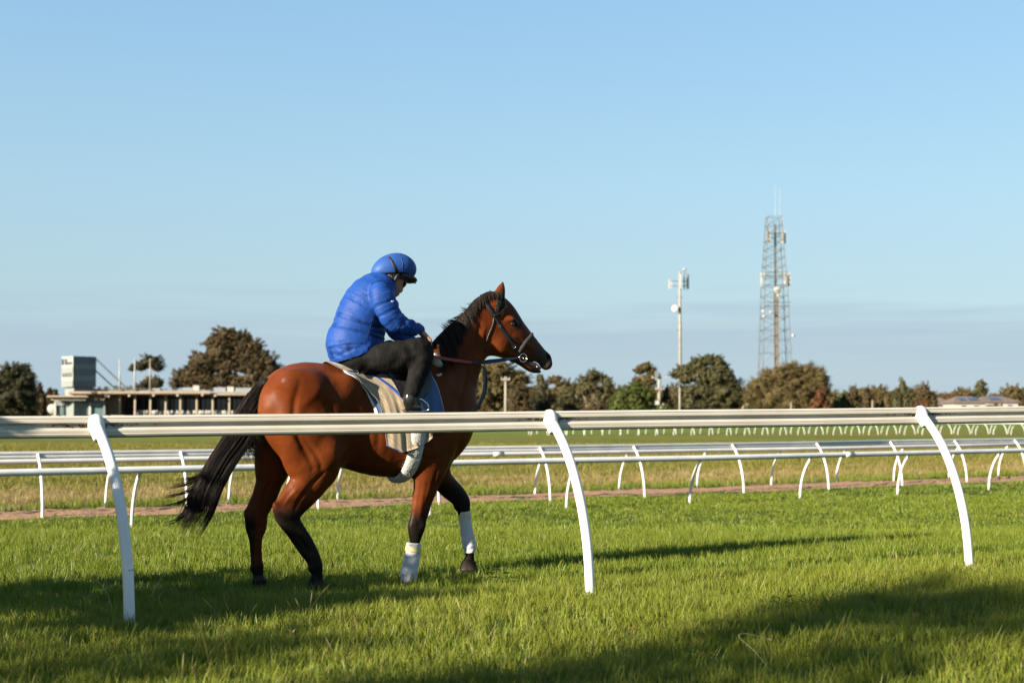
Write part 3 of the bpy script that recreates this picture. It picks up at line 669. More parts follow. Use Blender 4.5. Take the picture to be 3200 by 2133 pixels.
for (x, y0, y1, dY, w) in ((2404, 717, 760, -1.2, .62), (2396, 724, 745, -.6, .35), (2399, 745, 758, -1, .3), (2453, 719, 760, .2, .4), (2443, 722, 762, -.6, .55), (2379, 851, 894, -.8, .42), (2388, 847, 870, .8, .35), (2451, 851, 893, -1.3, .5), (2462, 852, 894, -.2, .7), (2468, 853, 890, 1, .3), (2438, 845, 860, .4, .4), (2417, 838, 846, -1.4, .4)):
    panel_antenna(lt, x, y0, y1, YL + dY, w)
for y, x0, x1 in ((740, 2396, 2456), (728, 2400, 2452), (862, 2378, 2470), (890, 2378, 2470), (870, 2384, 2466), (944, 2384, 2472), (955, 2386, 2470), (850, 2388, 2462)):
    MB().tube([at_depth(x0, y, YL - 1.4), at_depth(x1, y, YL - 1.4)], .07, 6).build('mount_arm', M['steel'], lt); MB().tube([at_depth(x0, y, YL + 1.4), at_depth(x1, y, YL + 1.4)], .07, 6).build('mount_arm', M['steel'], lt)
c = at_depth(2429, 906, YL - 1.9); MB().lathe(c, (.1, -1, 0), [(.62, -.35), (.70, 0), (.66, .08), (.35, .15), (.02, .17)], 24).build('dish', M['white_plastic'], lt, True)
for (x, y, r_) in ((2385, 972, .28), (2387, 988, .26), (2479, 1048, .32), (2408, 975, .22), (2432, 922, .3)):
    c = at_depth(x, y, YL - 1.6); MB().lathe(c, (-.4, -.9, 0), [(r_, -.12), (r_ * 1.05, 0), (r_ * .6, .1), (.02, .12)], 14).build('small_dish', M['white_plastic'], lt, True)
for x, y0, y1 in ((2422, 678, 578), (2437, 678, 588), (2402, 680, 700), (2446, 676, 710)): MB().tube([at_depth(x, y0, YL), at_depth(x, y1, YL)], [.05, .02], 6).build('whip_aerial', M['white_plastic'], lt)

# poles among the trees
def pole(x, yt, Y, r_, lab, arms, m, grp='poles among the trees'):
    a, t_ = at_depth(x, 1290, Y), at_depth(x, yt, Y); a.z = gz(a.x, Y)
    p = thing('utility_pole', tuple(a), lab, 'pole', grp); MB().tube([a, t_], [r_ * 1.15, r_ * .85], 10).build('shaft', m, p, True)
    for y, x0, x1 in arms:
        ar = MB().box((at_depth(x0, y, Y) + at_depth(x1, y, Y)) / 2 - Vector((0, r_ + .1, 0)), (abs(at_depth(x1, y, Y).x - at_depth(x0, y, Y).x), .16, .16)).build('crossarm', M['bark'], p)
        for q in (x0 + 2, (x0 + x1) / 2 - 4, (x0 + x1) / 2 + 4, x1 - 2): c = at_depth(q, y, Y) + Vector((0, -r_ - .1, .2)); MB().lathe(c - Vector((0, 0, .15)), (0, 0, 1), [(.05, 0), (.09, .1), (.06, .2), (.08, .28), (.02, .32)], 8).build('insulator', M['white_plastic'], ar)
    return p
pole(1580, 1176, 215, .20, 'plain pale concrete pole with small lamp arms beside the horse\'s muzzle', [(1186, 1566, 1594)], M['concrete'])
p = pole(2060, 1166, 250, .30, 'pale power pole with crossarms and a dark transformer in front of the dark bush', [(1180, 2036, 2084), (1216, 2046, 2076)], M['concrete'])
c, s_ = pbox(2047, 2060, 1160, 1176, 249, 1.0); MB().box(c, s_).build('transformer', M['tower_dark'], p); c, s_ = pbox(2048, 2060, 1250, 1264, 249, .8); MB().box(c, s_).build('meter_box', M['white_plastic'], p)
pole(2124, 1210, 240, .16, 'thin pale lamp pole half hidden by the gum tree under the phone mast', [], M['concrete'])
pole(2726, 1250, 200, .09, 'short thin grey post low against the trees right of centre', [], M['concrete']); pole(2472, 1256, 200, .09, 'short thin grey post in front of the round brown tree', [], M['concrete'])
# ================================================================== trees
def leaf_mat(name, lo, mid, hi):
    m, nt, b = newmat(name); g = N(nt, 'ShaderNodeNewGeometry'); n1 = noise(nt, .35, 3, vec=g.outputs['Position'])
    c = ramp(nt, g.outputs['Random Per Island'], [(0, lo), (.5, mid), (1, hi)]).outputs[0]
    c = mixc(nt, mapr(nt, n1.outputs['Fac'], .4, .65, 0, .6), c, lo)
    nt.links.new(c, b.inputs['Base Color']); b.inputs['Roughness'].default_value = .6; b.inputs['Specular IOR Level'].default_value = .25
    tr = N(nt, 'ShaderNodeBsdfTranslucent'); nt.links.new(c, tr.inputs['Color']); mx = N(nt, 'ShaderNodeMixShader'); mx.inputs[0].default_value = .18
    nt.links.new(b.outputs[0], mx.inputs[1]); nt.links.new(tr.outputs[0], mx.inputs[2]); nt.links.new(mx.outputs[0], nt.nodes['Material Output'].inputs[0]); return m
LM = {'gum': leaf_mat('gum_leaves', (.034, .034, .012), (.064, .060, .022), (.100, .088, .038)),
      'brown': leaf_mat('brown_green_leaves', (.036, .026, .0095), (.064, .046, .018), (.105, .074, .032)),
      'dark': leaf_mat('dark_leaves', (.018, .019, .007), (.036, .035, .013), (.062, .055, .024)),
      'olive': leaf_mat('olive_brown_leaves', (.050, .038, .012), (.086, .066, .022), (.125, .096, .038)),
      'green': leaf_mat('bright_green_leaves', (.028, .042, .006), (.054, .070, .010), (.088, .100, .020)),
      'red': leaf_mat('russet_leaves', (.062, .023, .009), (.105, .043, .018), (.140, .066, .028)),
      'pine': leaf_mat('conifer_needles', (.013, .016, .005), (.032, .034, .010), (.062, .054, .020)),
      'shade': leaf_mat('shade_caster_leaves', (.025, .04, .008), (.045, .065, .014), (.07, .09, .02))}
LF = RNG
def crown_mesh(lobes, Y, leaf, dens=1.0, clumpy=.24, flat=.6):
    """lobes: (px, py, rx, ry) limits in the photograph; builds leaf-sized faces gathered in sprays through each lobe"""
    r = LF; Vs = []; s = FPX / Y
    for (px, py, rx, ry) in lobes:
        c = at_depth(px, py, Y); RX, RZ = rx / s, ry / s; RY = (RX + RZ) / 2
        c = np.array(c) + np.array([0, r.uniform(-.35, .35) * RY, 0])
        rs = clumpy * min(RX, RZ); nsub = max(7, int(16 * (RX * RZ + RX * RY) / (rs * rs) / 7))
        d = r.normal(size=(nsub, 3)); d /= np.linalg.norm(d, axis=1)[:, None]
        rad = r.uniform(.45, .93, nsub) ** .6
        sub = c + d * rad[:, None] * np.array([RX, RY, RZ]) * .92
        nl = max(26, int(dens * 40 * (rs / leaf) ** 2))
        k = np.repeat(np.arange(nsub), nl)
        srad = rs * r.uniform(.6, 1.25, nsub)
        dd = r.normal(size=(len(k), 3)); dd /= np.linalg.norm(dd, axis=1)[:, None]; an = r.uniform(.55, 1.5, (nsub, 3))
        p = sub[k] + dd * (srad[k] * r.uniform(.1, 1.15, len(k)) ** .6)[:, None] * an[k] * np.array([1, 1, .75]) + r.normal(0, .10, dd.shape) * rs
        nrm = dd * .9 + d[k] * .7 + r.normal(0, .45, size=dd.shape); nrm /= np.linalg.norm(nrm, axis=1)[:, None]
        a = np.cross(nrm, r.normal(size=nrm.shape)); a /= np.linalg.norm(a, axis=1)[:, None]; b = np.cross(nrm, a)
        L = leaf * r.uniform(.5, 1.15, len(k))[:, None]; W = L * flat
        Vs.append(np.stack([p - a * L / 2, p + b * W / 2, p + a * L / 2, p - b * W / 2], 1).reshape(-1, 3))
        m = max(40, int(len(k) * .22)); th = r.uniform(0, 2 * pi, 14); ph = r.uniform(-.5, 1.2, 14); dirs = np.stack([np.cos(th) * np.cos(ph), np.sin(th) * np.cos(ph), np.sin(ph)], 1); q = r.integers(0, 14, m)   # feathery shoots past the outline
        p = c + dirs[q] * np.array([RX, RY, RZ]) * r.uniform(.85, 1.38, m)[:, None] + r.normal(0, .16, (m, 3)) * rs * 2.2; nrm = r.normal(size=(m, 3)); nrm /= np.linalg.norm(nrm, axis=1)[:, None]; a = np.cross(nrm, r.normal(size=nrm.shape)); a /= np.linalg.norm(a, axis=1)[:, None]; b = np.cross(nrm, a); L = leaf * r.uniform(.35, .85, m)[:, None]; W = L * flat
        Vs.append(np.stack([p - a * L / 2, p + b * W / 2, p + a * L / 2, p - b * W / 2], 1).reshape(-1, 3))
    V = np.concatenate(Vs); F = np.arange(len(V)).reshape(-1, 4); return V, F
def tree(name, lab, lobes, Y, leafm, leaf=.34, bark='bark', trunks=None, dens=1.0, clumpy=.24, group='trees round the course', fill=.6, tr=.35, cat='tree'):
    xs = [l[0] for l in lobes]; cx = sum(xs) / len(xs)
    trunks = trunks or [(cx, [(l[0], l[1]) for l in lobes])]
    b0 = at_depth(trunks[0][0], 1290, Y); base = (b0.x, Y, gz(b0.x, Y))
    t = thing(name, base, lab, cat, group)
    for k, (tx, limbs) in enumerate(trunks):
        mb = MB(); f = at_depth(tx, 1290, Y); f.z = base[2]
        limbs = limbs[:7]; ylow = max(l[1] for l in limbs); ytop = min(l[1] for l in limbs)
        fork = at_depth(tx * .7 + limbs[0][0] * .3, (ylow + 1290) / 2 if ylow < 1270 else 1262, Y)
        mb.tube([f, f.lerp(fork, .5) + Vector((tr * .3, 0, 0)), fork], [tr * 1.25, tr, tr * .85], 8)
        for lx, ly in limbs:
            e_ = at_depth(lx, ly, Y) + Vector((0, random.uniform(-.8, .8), 0)); m_ = fork.lerp(e_, .5) + Vector((random.uniform(-.4, .4), random.uniform(-.3, .3), .4))
            mb.tube([fork - (e_ - fork) * .02, m_, e_], [tr * .6, tr * .4, tr * .14], 6)
        mb.build('trunk', M[bark], t, True)
    L = list(lobes)                                          # fill between neighbouring boughs so the crown hangs together
    for i in range(len(lobes)):
        for k in range(i + 1, len(lobes)):
            a, c = lobes[i], lobes[k]
            if abs(a[0] - c[0]) < (a[2] + c[2]) * .95 and abs(a[1] - c[1]) < (a[3] + c[3]) * 1.0 and fill and random.random() < fill: L.append(((a[0] + c[0]) / 2 + random.uniform(-4, 4), (a[1] + c[1]) / 2 + random.uniform(-3, 3), (a[2] + c[2]) * .34, (a[3] + c[3]) * .30))
    V, F = crown_mesh(L, Y, leaf, dens, clumpy); mesh_obj('crown', V, F, LM[leafm], t)
    return t
def dome(x0, x1, yt, yb, n, seed=0, squash=.85):
    """lobes that fill a rounded crown between these limits"""
    r = random.Random(seed + int(x0)); out = []; w = (x1 - x0) / 2; cx = (x0 + x1) / 2; h = yb - yt
    for i in range(n):
        f = (i + .5) / n * 2 - 1; f += r.uniform(-.12, .12); top = 1 - squash * abs(f) ** 2.2
        ry = h * r.uniform(.22, .32); rx = w * r.uniform(.28, .40)
        out.append((cx + f * (w - rx * .8), yb - h * top + ry + r.uniform(0, h * .06), rx, ry))
        if top > .5: out.append((cx + f * (w - rx) + r.uniform(-6, 6), yb - h * top * .40, rx * 1.05, h * .30))
        out.append((cx + f * (w - rx * .9), yb - h * .14, rx * 1.0, h * .24))
    return out
# left side
tree('conifer', 'dense dark conifer at the far left edge of the course', [(38, 1160, 34, 24), (20, 1200, 46, 34), (62, 1200, 42, 34), (-10, 1225, 40, 45), (40, 1245, 62, 40), (88, 1250, 30, 42), (0, 1275, 60, 34), (70, 1285, 48, 34)], 262, 'pine', .31, 'bark_dark', clumpy=.34, dens=1.3)
tree('gum_tree', 'thin wispy dark green tree sticking up behind the left conifer', [(76, 1152, 20, 16), (98, 1178, 12, 14), (90, 1205, 16, 16), (102, 1225, 14, 18)], 285, 'dark', .31, tr=.2)
tree('brown_tree', 'light brown bushy tree right of the left conifer', dome(94, 150, 1192, 1300, 3, 2), 275, 'brown', .31)
tree('brown_tree', 'small brown tree at the left end of the grandstand canopy', dome(140, 186, 1208, 1240, 2, 3) + [(150, 1262, 22, 26), (142, 1290, 20, 26)], 318, 'brown', .38)
tree('bush', 'small dark tree between the control tower and the flagpoles', dome(196, 236, 1210, 1250, 2, 6), 322, 'dark', .31)
tree('bush', 'low dark tree right of the control tower above the grandstand roof', dome(292, 346, 1194, 1250, 2, 4), 330, 'dark', .31)
tree('gum_tree', 'small gum with a rounded upper crown and a separate lower crown behind the flagpoles', [(468, 1130, 34, 22), (440, 1143, 24, 17), (492, 1146, 22, 17), (413, 1150, 14, 11), (468, 1200, 32, 22), (495, 1198, 18, 20), (445, 1210, 22, 16)], 330, 'dark', .31, trunks=[(466, [(466, 1190), (468, 1140), (440, 1150), (490, 1150)])], tr=.24)
tree('gum_tree', 'huge spreading dark gum with pale limbs behind the grandstand', [(712, 1050, 44, 28), (676, 1072, 36, 28), (752, 1064, 42, 30), (790, 1086, 32, 26), (694, 1106, 52, 36), (760, 1112, 52, 36), (640, 1130, 40, 34), (610, 1128, 22, 26), (812, 1120, 26, 26), (836, 1140, 36, 38), (862, 1162, 18, 26), (848, 1188, 32, 26), (800, 1166, 44, 34), (600, 1165, 36, 30), (565, 1182, 28, 30), (548, 1200, 16, 22), (640, 1180, 34, 26), (590, 1200, 36, 18), (690, 1190, 40, 20), (640, 1206, 34, 14), (748, 1194, 40, 20), (790, 1206, 40, 14), (722, 1136, 50, 30), (700, 1160, 26, 24)], 318, 'brown', .34,
     trunks=[(732, [(640, 1130), (700, 1105), (712, 1060), (760, 1110), (800, 1160), (840, 1150)]), (700, [(610, 1150), (565, 1185), (640, 1180), (690, 1120)])], dens=1.15, tr=.5)
tree('bush', 'rounded olive green bush behind the right part of the grandstand', dome(770, 900, 1190, 1262, 4, 8), 322, 'green', .31, cat='bush')
# right of the horse
tree('gum_tree', 'broad brown green tree behind the neck and bridle', [(1532, 1150, 30, 22), (1560, 1156, 44, 28), (1515, 1180, 40, 30), (1600, 1180, 48, 26), (1626, 1186, 34, 22), (1540, 1222, 56, 36), (1602, 1235, 56, 38), (1500, 1245, 46, 44), (1560, 1275, 66, 36), (1640, 1265, 46, 42)], 272, 'olive', .31)
tree('brown_tree', 'dark brown dense tree right of the lamp pole', dome(1572, 1672, 1196, 1312, 4, 3), 262, 'brown', .31, dens=1.1)
tree('bush', 'very dark shadowy tree mass left of the small umbrella crown', dome(1640, 1735, 1206, 1312, 3, 9), 268, 'dark', .31)
tree('gum_tree', 'slim dark sapling with a wispy top right of the dark brown tree', [(1690, 1182, 12, 14), (1696, 1205, 18, 18), (1708, 1232, 20, 22)], 285, 'gum', .34, tr=.15)
tree('gum_tree', 'slender tree with one small umbrella crown against the sky', [(1734, 1186, 20, 12), (1722, 1190, 12, 9), (1746, 1200, 12, 9)], 280, 'olive', .34, trunks=[(1738, [(1734, 1190), (1722, 1195)])], tr=.17)
tree('gum_tree', 'low grey green tree between the umbrella crown and the tall open gum', dome(1722, 1830, 1208, 1312, 4, 5), 275, 'gum', .31)
tree('gum_tree', 'tall open gum with bare reddish trunks showing', [(1852, 1172, 20, 18), (1828, 1190, 22, 18), (1872, 1182, 18, 20), (1842, 1208, 26, 18), (1898, 1198, 18, 24), (1892, 1228, 22, 22), (1824, 1222, 18, 16), (1870, 1250, 20, 16)], 268, 'gum', .34, bark='bark', trunks=[(1858, [(1852, 1180), (1872, 1190), (1840, 1210)]), (1880, [(1898, 1205), (1890, 1230)]), (1836, [(1826, 1200), (1824, 1225)])], dens=.9, tr=.24)
tree('brown_tree', 'low brown bush at the foot of the tall open gum', dome(1800, 1930, 1250, 1316, 4, 2), 262, 'brown', .31, cat='bush')
tree('gum_tree', 'grey green tree between the tall open gum and the dark bush', dome(1900, 1968, 1204, 1312, 3, 7), 276, 'gum', .31)
tree('bush', 'dense dark green pointed bush left of the power pole', [(1970, 1218, 28, 20), (1998, 1212, 24, 16), (1946, 1246, 32, 28), (1990, 1246, 38, 30), (2024, 1240, 24, 28), (1930, 1275, 32, 28), (1975, 1280, 44, 30), (2020, 1280, 34, 32)], 250, 'green', .34, dens=1.2, cat='bush')
tree('gum_tree', 'thin topped brown gum just left of the power pole', [(2014, 1148, 24, 15), (2000, 1158, 18, 12), (2034, 1160, 16, 16), (2012, 1186, 26, 16), (2034, 1190, 20, 16), (1990, 1200, 20, 16), (2030, 1222, 30, 22)], 276, 'olive', .34, dens=.9, tr=.25)
tree('brown_tree', 'small brown tree right of the power pole', dome(2050, 2114, 1206, 1312, 3, 4), 280, 'brown', .31)
tree('bush', 'low bright green bush at the foot of the power pole', dome(2030, 2130, 1262, 1316, 4, 6), 244, 'green', .34, cat='bush')
tree('gum_tree', 'big grey green gum with pale limbs in front of the slim phone mast', [(2208, 1124, 30, 18), (2240, 1130, 24, 20), (2176, 1142, 34, 22), (2252, 1148, 24, 18), (2142, 1156, 30, 18), (2112, 1172, 20, 12), (2146, 1182, 30, 20), (2190, 1178, 34, 24), (2238, 1178, 38, 32), (2276, 1196, 34, 34), (2300, 1224, 32, 34), (2330, 1258, 30, 34), (2264, 1240, 46, 40), (2206, 1226, 40, 34), (2150, 1230, 36, 32), (2180, 1276, 60, 34), (2260, 1285, 60, 30), (2330, 1290, 40, 26)], 258, 'gum', .34,
     trunks=[(2176, [(2146, 1170), (2180, 1160), (2210, 1140), (2150, 1220)]), (2225, [(2240, 1150), (2270, 1200), (2300, 1230), (2206, 1230)])], tr=.32)
tree('gum_tree', 'yellowish green shrub between the big gum and the round brown tree', dome(2300, 2385, 1240, 1316, 3, 3), 250, 'green', .34, cat='bush')
tree('round_tree', 'large dome shaped olive brown tree in front of the lattice tower', [(2478, 1160, 40, 26), (2440, 1172, 40, 30), (2516, 1166, 38, 28), (2552, 1186, 32, 32), (2570, 1212, 24, 30), (2405, 1190, 34, 32), (2372, 1205, 34, 26), (2352, 1236, 24, 30), (2440, 1215, 50, 36), (2500, 1215, 52, 38), (2400, 1245, 46, 38), (2470, 1262, 56, 40), (2540, 1256, 48, 40), (2380, 1285, 42, 32), (2440, 1295, 50, 28), (2560, 1290, 40, 32)], 250, 'olive', .30, dens=1.25, clumpy=.36)
tree('red_tree', 'russet red shrub at the right foot of the round brown tree', dome(2524, 2602, 1204, 1314, 3, 5), 243, 'red', .34, cat='bush')
for (x0, x1, yt, n, kind, Y, lab, nm) in [
    (2592, 2668, 1218, 3, 'green', 262, 'bright green tree just right of the russet shrub', 'green_tree'),
    (2634, 2700, 1200, 3, 'brown', 276, 'brown grey tree with a wispy rounded top right of the bright green tree', 'brown_tree'),
    (2690, 2738, 1190, 2, 'brown', 272, 'narrow brown tree in the group left of the tallest right hand tree', 'brown_tree'),
    (2726, 2786, 1182, 2, 'olive', 280, 'tan tree with a notched top directly left of the tallest right hand tree', 'gum_tree'),
    (2780, 2862, 1177, 3, 'gum', 274, 'tallest grey green tree of the right hand group', 'gum_tree'),
    (2850, 2936, 1190, 3, 'brown', 270, 'broad reddish brown tree right of the tallest right hand tree', 'brown_tree'),
    (2850, 2915, 1240, 2, 'red', 262, 'low russet bush in front of the leftmost house', 'red_tree'),
    (2930, 2980, 1208, 2, 'red', 380, 'small russet tree behind the leftmost house', 'red_tree')]:
    tree(nm, lab, dome(x0, x1, yt, 1314, n, 11), Y, kind, .31)
tree('gum_tree', 'small round topped tree behind the gap between the houses', dome(2972, 3012, 1202, 1268, 2, 5), 385, 'olive', .42)
tree('gum_tree', 'slim upright tree standing behind the middle house roof', [(3066, 1200, 13, 13), (3060, 1216, 14, 14), (3076, 1222, 12, 14), (3066, 1240, 16, 16)], 385, 'gum', .42, tr=.2)
tree('gum_tree', 'small tree top behind the rightmost house', dome(3128, 3160, 1226, 1272, 2, 3), 390, 'gum', .42)
tree('gum_tree', 'brown tree cut by the right edge beside the last house', dome(3180, 3250, 1216, 1312, 3, 2), 330, 'brown', .40)
tree('bush', 'low olive shrub in front of the rightmost house', dome(3098, 3142, 1248, 1312, 2, 2), 300, 'olive', .34, cat='bush')
# a low far belt that closes the skyline
V, F = crown_mesh([(x, (1232 if 1400 < x < 2140 else 1246) + 10 * sin(x * .013) + 9 * sin(x * .041) + 5 * sin(x * .17), 34, 22 + 7 * sin(x * .09)) for x in range(-700, 3900, 28)] + [(x, 1262, 40, 26) for x in range(-700, 3900, 36)] + [(x, 1285, 50, 26) for x in range(-700, 3900, 42)], 400, .5, 1.0)
mesh_obj('far_woodland', V, F, LM['olive'], None, kind='stuff', label='low brown belt of far woodland along the skyline', cat='woodland')

# unseen trees and bushes added beside and behind the camera to shade the turf
def shade_caster(name, lab, S, t, r_, n, cat, seed, leaf=.11, zr=None):
    """S: the spot on the turf where the crown's shadow falls, t: how far back along the sun's path it stands"""
    d = Vector((-SUN_DIR.x, -SUN_DIR.y, 0)).normalized(); B = Vector((*S, 0)) - d * t; g_ = gz(B.x, B.y); zc = t * tan(SUN_EL) + gz(*S)
    o = thing(name, (B.x, B.y, g_), lab, cat, 'shade casters added beside the camera'); r = np.random.default_rng(seed); c = np.array([B.x, B.y, zc]); zr = zr or r_ * .8
    k = 26; sub = r.normal(size=(k, 3)); sub /= np.linalg.norm(sub, axis=1)[:, None]; sub = c + sub * (r.uniform(.1, .95, k) ** .5)[:, None] * np.array([r_, r_, zr]); q = r.integers(0, k, n)
    p = sub[q] + r.normal(0, r_ * .17, (n, 3)); nn = r.normal(size=(n, 3)); nn /= np.linalg.norm(nn, axis=1)[:, None]; a = np.cross(nn, r.normal(size=(n, 3))); a /= np.linalg.norm(a, axis=1)[:, None]; b_ = np.cross(nn, a); L = leaf * r.uniform(.6, 1.3, n)[:, None]
    V = np.stack([p - a * L / 2, p + b_ * L * .3, p + a * L / 2, p - b_ * L * .3], 1).reshape(-1, 3)
    mesh_obj('crown', V, np.arange(4 * n).reshape(-1, 4), LM['shade'], o)
    mb = MB(); f = Vector((B.x, B.y, g_)); top_ = Vector((B.x, B.y, zc)); w = .035 + .02 * r_; mb.tube([f, f.lerp(top_, .5) + Vector((.05, .03, 0)), top_], [w * 1.3, w, w * .6], 8)
    for s_ in sub[:6]: mb.tube([f.lerp(top_, .55), f.lerp(Vector(s_), .8), Vector(s_)], [w * .5, w * .35, w * .12], 5)
    mb.build('trunk', M['bark'], o, True)
shade_caster('bush', 'unseen round leafy bush added left of the frame so its shade reaches the near post', (-3.1, 9.65), 3.9, .95, 4200, 'bush', 1, zr=.8)
shade_caster('bush', 'unseen taller leafy bush added left of the frame to shade the foot of the near post', (-1.55, 8.55), 5.3, .66, 3600, 'bush', 2, zr=.5)
shade_caster('bush', 'unseen leafy bush added left of the frame to lay shade behind the near post', (-1.9, 9.8), 4.9, .72, 3000, 'bush', 8, zr=.6)
shade_caster('gum_tree', 'unseen young gum added left behind the camera to shade the grass at bottom centre', (0.2, 5.6), 12, 1.05, 1500, 'tree', 3, .14)
shade_caster('gum_tree', 'unseen gum tree added left behind the camera to shade the grass at bottom right', (4.1, 6.5), 15, 1.6, 430, 'tree', 4, .20)
shade_caster('gum_tree', 'unseen thin gum added behind the camera to dapple the grass right of the third post', (4.4, 9.0), 21, 1.2, 1200, 'tree', 5, .16)
shade_caster('gum_tree', 'unseen small gum added behind the camera to dapple the grass at bottom left', (-2.2, 6.4), 10, .8, 950, 'tree', 6, .12)
shade_caster('gum_tree', 'unseen wispy gum added behind the camera to dapple the grass between second and third posts', (2.4, 8.2), 18, .8, 800, 'tree', 7, .15)
# ================================================================== sculpting: smooth union of swept sections, then a surface net
class Field:
    def __init__(s, lo, hi, h):
        s.lo = np.array(lo, float); s.h = h; s.n = np.ceil((np.array(hi) - s.lo) / h).astype(int) + 1
        s.F = np.full(s.n, .35, np.float32); s.ax = [(s.lo[i] + np.arange(s.n[i]) * h).astype(np.float32) for i in range(3)]
    def win(s, lo, hi):
        a = np.clip(np.floor((np.array(lo) - s.lo) / s.h).astype(int), 0, s.n - 1); b = np.clip(np.ceil((np.array(hi) - s.lo) / s.h).astype(int) + 1, 1, s.n)
        return tuple(slice(i, j) for i, j in zip(a, b))
    def put(s, w, D, k, sub=False):
        A = s.F[w]
        if sub: D = -D; hh = np.maximum(k - np.abs(A - D), 0) / k; s.F[w] = np.maximum(A, D) + hh * hh * k * .25
        else: hh = np.maximum(k - np.abs(A - D), 0) / k; s.F[w] = np.minimum(A, D) - hh * hh * k * .25
    def sweep(s, st, k=.05, sub=False, dens=4, pad=.10):
        P = spline(st, dens); m = float(np.max(P[:, 3:5])) + pad
        lo = P[:, :3].min(0) - m; hi = P[:, :3].max(0) + m; W = s.win(lo, hi); D = np.full(s.F[W].shape, .35, np.float32)
        off = [q.start for q in W]
        for i in range(len(P) - 1):
            a, b = P[i], P[i + 1]; r = max(a[3], a[4], b[3], b[4]) + pad
            w = s.win(np.minimum(a[:3], b[:3]) - r, np.maximum(a[:3], b[:3]) + r)
            X = s.ax[0][w[0]][:, None]; Z = s.ax[2][w[2]][None, :]; Yv = s.ax[1][w[1]]
            dx, dz = b[0] - a[0], b[2] - a[2]; L2 = max(dx * dx + dz * dz, 1e-8)
            t = np.clip(((X - a[0]) * dx + (Z - a[2]) * dz) / L2, 0, 1)
            p2 = (X - a[0] - t * dx) ** 2 + (Z - a[2] - t * dz) ** 2
            ra = a[3] + (b[3] - a[3]) * t; rb = a[4] + (b[4] - a[4]) * t; vc = a[1] + (b[1] - a[1]) * t
            e = np.sqrt((p2 / ra ** 2)[:, None, :] + ((Yv[None, :, None] - vc[:, None, :]) / rb[:, None, :]) ** 2)
            d = (e - 1) * np.minimum(ra, rb)[:, None, :]
            q = tuple(slice(x.start - o, x.stop - o) for x, o in zip(w, off)); D[q] = np.minimum(D[q], d)
        s.put(W, D, k, sub); return s
    def tube3(s, pts, r, k=.02, sub=False):
        """round limbs in any direction (fingers, straps of muscle)"""
        pts = [np.array(p, float) for p in pts]; rs = r if hasattr(r, '__len__') else [r] * len(pts)
        for i in range(len(pts) - 1):
            a, b = pts[i], pts[i + 1]; m = max(rs[i], rs[i + 1]) + .04; w = s.win(np.minimum(a, b) - m, np.maximum(a, b) + m)
            X = s.ax[0][w[0]][:, None, None]; Y = s.ax[1][w[1]][None, :, None]; Z = s.ax[2][w[2]][None, None, :]
            d = b - a; L2 = max(d @ d, 1e-9); t = np.clip(((X - a[0]) * d[0] + (Y - a[1]) * d[1] + (Z - a[2]) * d[2]) / L2, 0, 1)
            D = np.sqrt((X - a[0] - t * d[0]) ** 2 + (Y - a[1] - t * d[1]) ** 2 + (Z - a[2] - t * d[2]) ** 2) - (rs[i] + (rs[i + 1] - rs[i]) * t)
            s.put(w, D.astype(np.float32), k, sub)
        return s
    def blob(s, c, r3, k=.04, ang=0., sub=False):
        c = np.array(c, float); R = max(r3) + .08; w = s.win(c - R, c + R)
        X = s.ax[0][w[0]][:, None, None] - c[0]; Y = s.ax[1][w[1]][None, :, None] - c[1]; Z = s.ax[2][w[2]][None, None, :] - c[2]
        xr = X * cos(ang) + Z * sin(ang); zr = -X * sin(ang) + Z * cos(ang)
        D = (np.sqrt((xr / r3[0]) ** 2 + (Y / r3[1]) ** 2 + (zr / r3[2]) ** 2) - 1) * min(r3)
        s.put(w, D.astype(np.float32), k, sub); return s
    def mesh(s, smooth=2):
        F = s.F; C = [F[i:F.shape[0] - 1 + i, j:F.shape[1] - 1 + j, k:F.shape[2] - 1 + k] for i in (0, 1) for j in (0, 1) for k in (0, 1)]
        neg = sum((c < 0).astype(np.int8) for c in C); act = (neg > 0) & (neg < 8); idx = np.argwhere(act)
        vals = np.stack([c[act] for c in C], 1); off = np.array([(i, j, k) for i in (0, 1) for j in (0, 1) for k in (0, 1)], float)
        acc = np.zeros((len(idx), 3)); cnt = np.zeros(len(idx))
        for a in range(8):
            for b in range(a + 1, 8):
                if np.abs(off[a] - off[b]).sum() != 1: continue
                va, vb = vals[:, a], vals[:, b]; q = (va < 0) != (vb < 0); t = va[q] / (va[q] - vb[q])
                acc[q] += off[a] + (off[b] - off[a]) * t[:, None]; cnt[q] += 1
        V = (idx + acc / cnt[:, None]) * s.h + s.lo
        num = np.full(act.shape, -1, np.int64); num[act] = np.arange(len(idx)); faces = []
        for ax in range(3):
            A = np.moveaxis(F, ax, 0); Nn = np.moveaxis(num, ax, 0); sg = A < 0
            q = np.argwhere(sg[:-1, 1:-1, 1:-1] != sg[1:, 1:-1, 1:-1]); i, j, k = q[:, 0], q[:, 1] + 1, q[:, 2] + 1
            quad = np.stack([Nn[i, j - 1, k - 1], Nn[i, j, k - 1], Nn[i, j, k], Nn[i, j - 1, k]], 1)
            flip = ~sg[i, j, k]
            if ax == 1: flip = ~flip
            quad[flip] = quad[flip][:, ::-1]; faces.append(quad)
        Q = np.concatenate(faces); Q = Q[(Q >= 0).all(1)]
        for _ in range(smooth): V = relax(V, Q)
        return V, Q
def relax(V, Q, f=.5):
    S = np.zeros_like(V); c = np.zeros(len(V))
    for a, b in ((0, 1), (1, 2), (2, 3), (3, 0)):
        np.add.at(S, Q[:, a], V[Q[:, b]]); np.add.at(S, Q[:, b], V[Q[:, a]]); np.add.at(c, Q[:, a], 1); np.add.at(c, Q[:, b], 1)
    return V * (1 - f) + f * S / np.maximum(c, 1)[:, None]
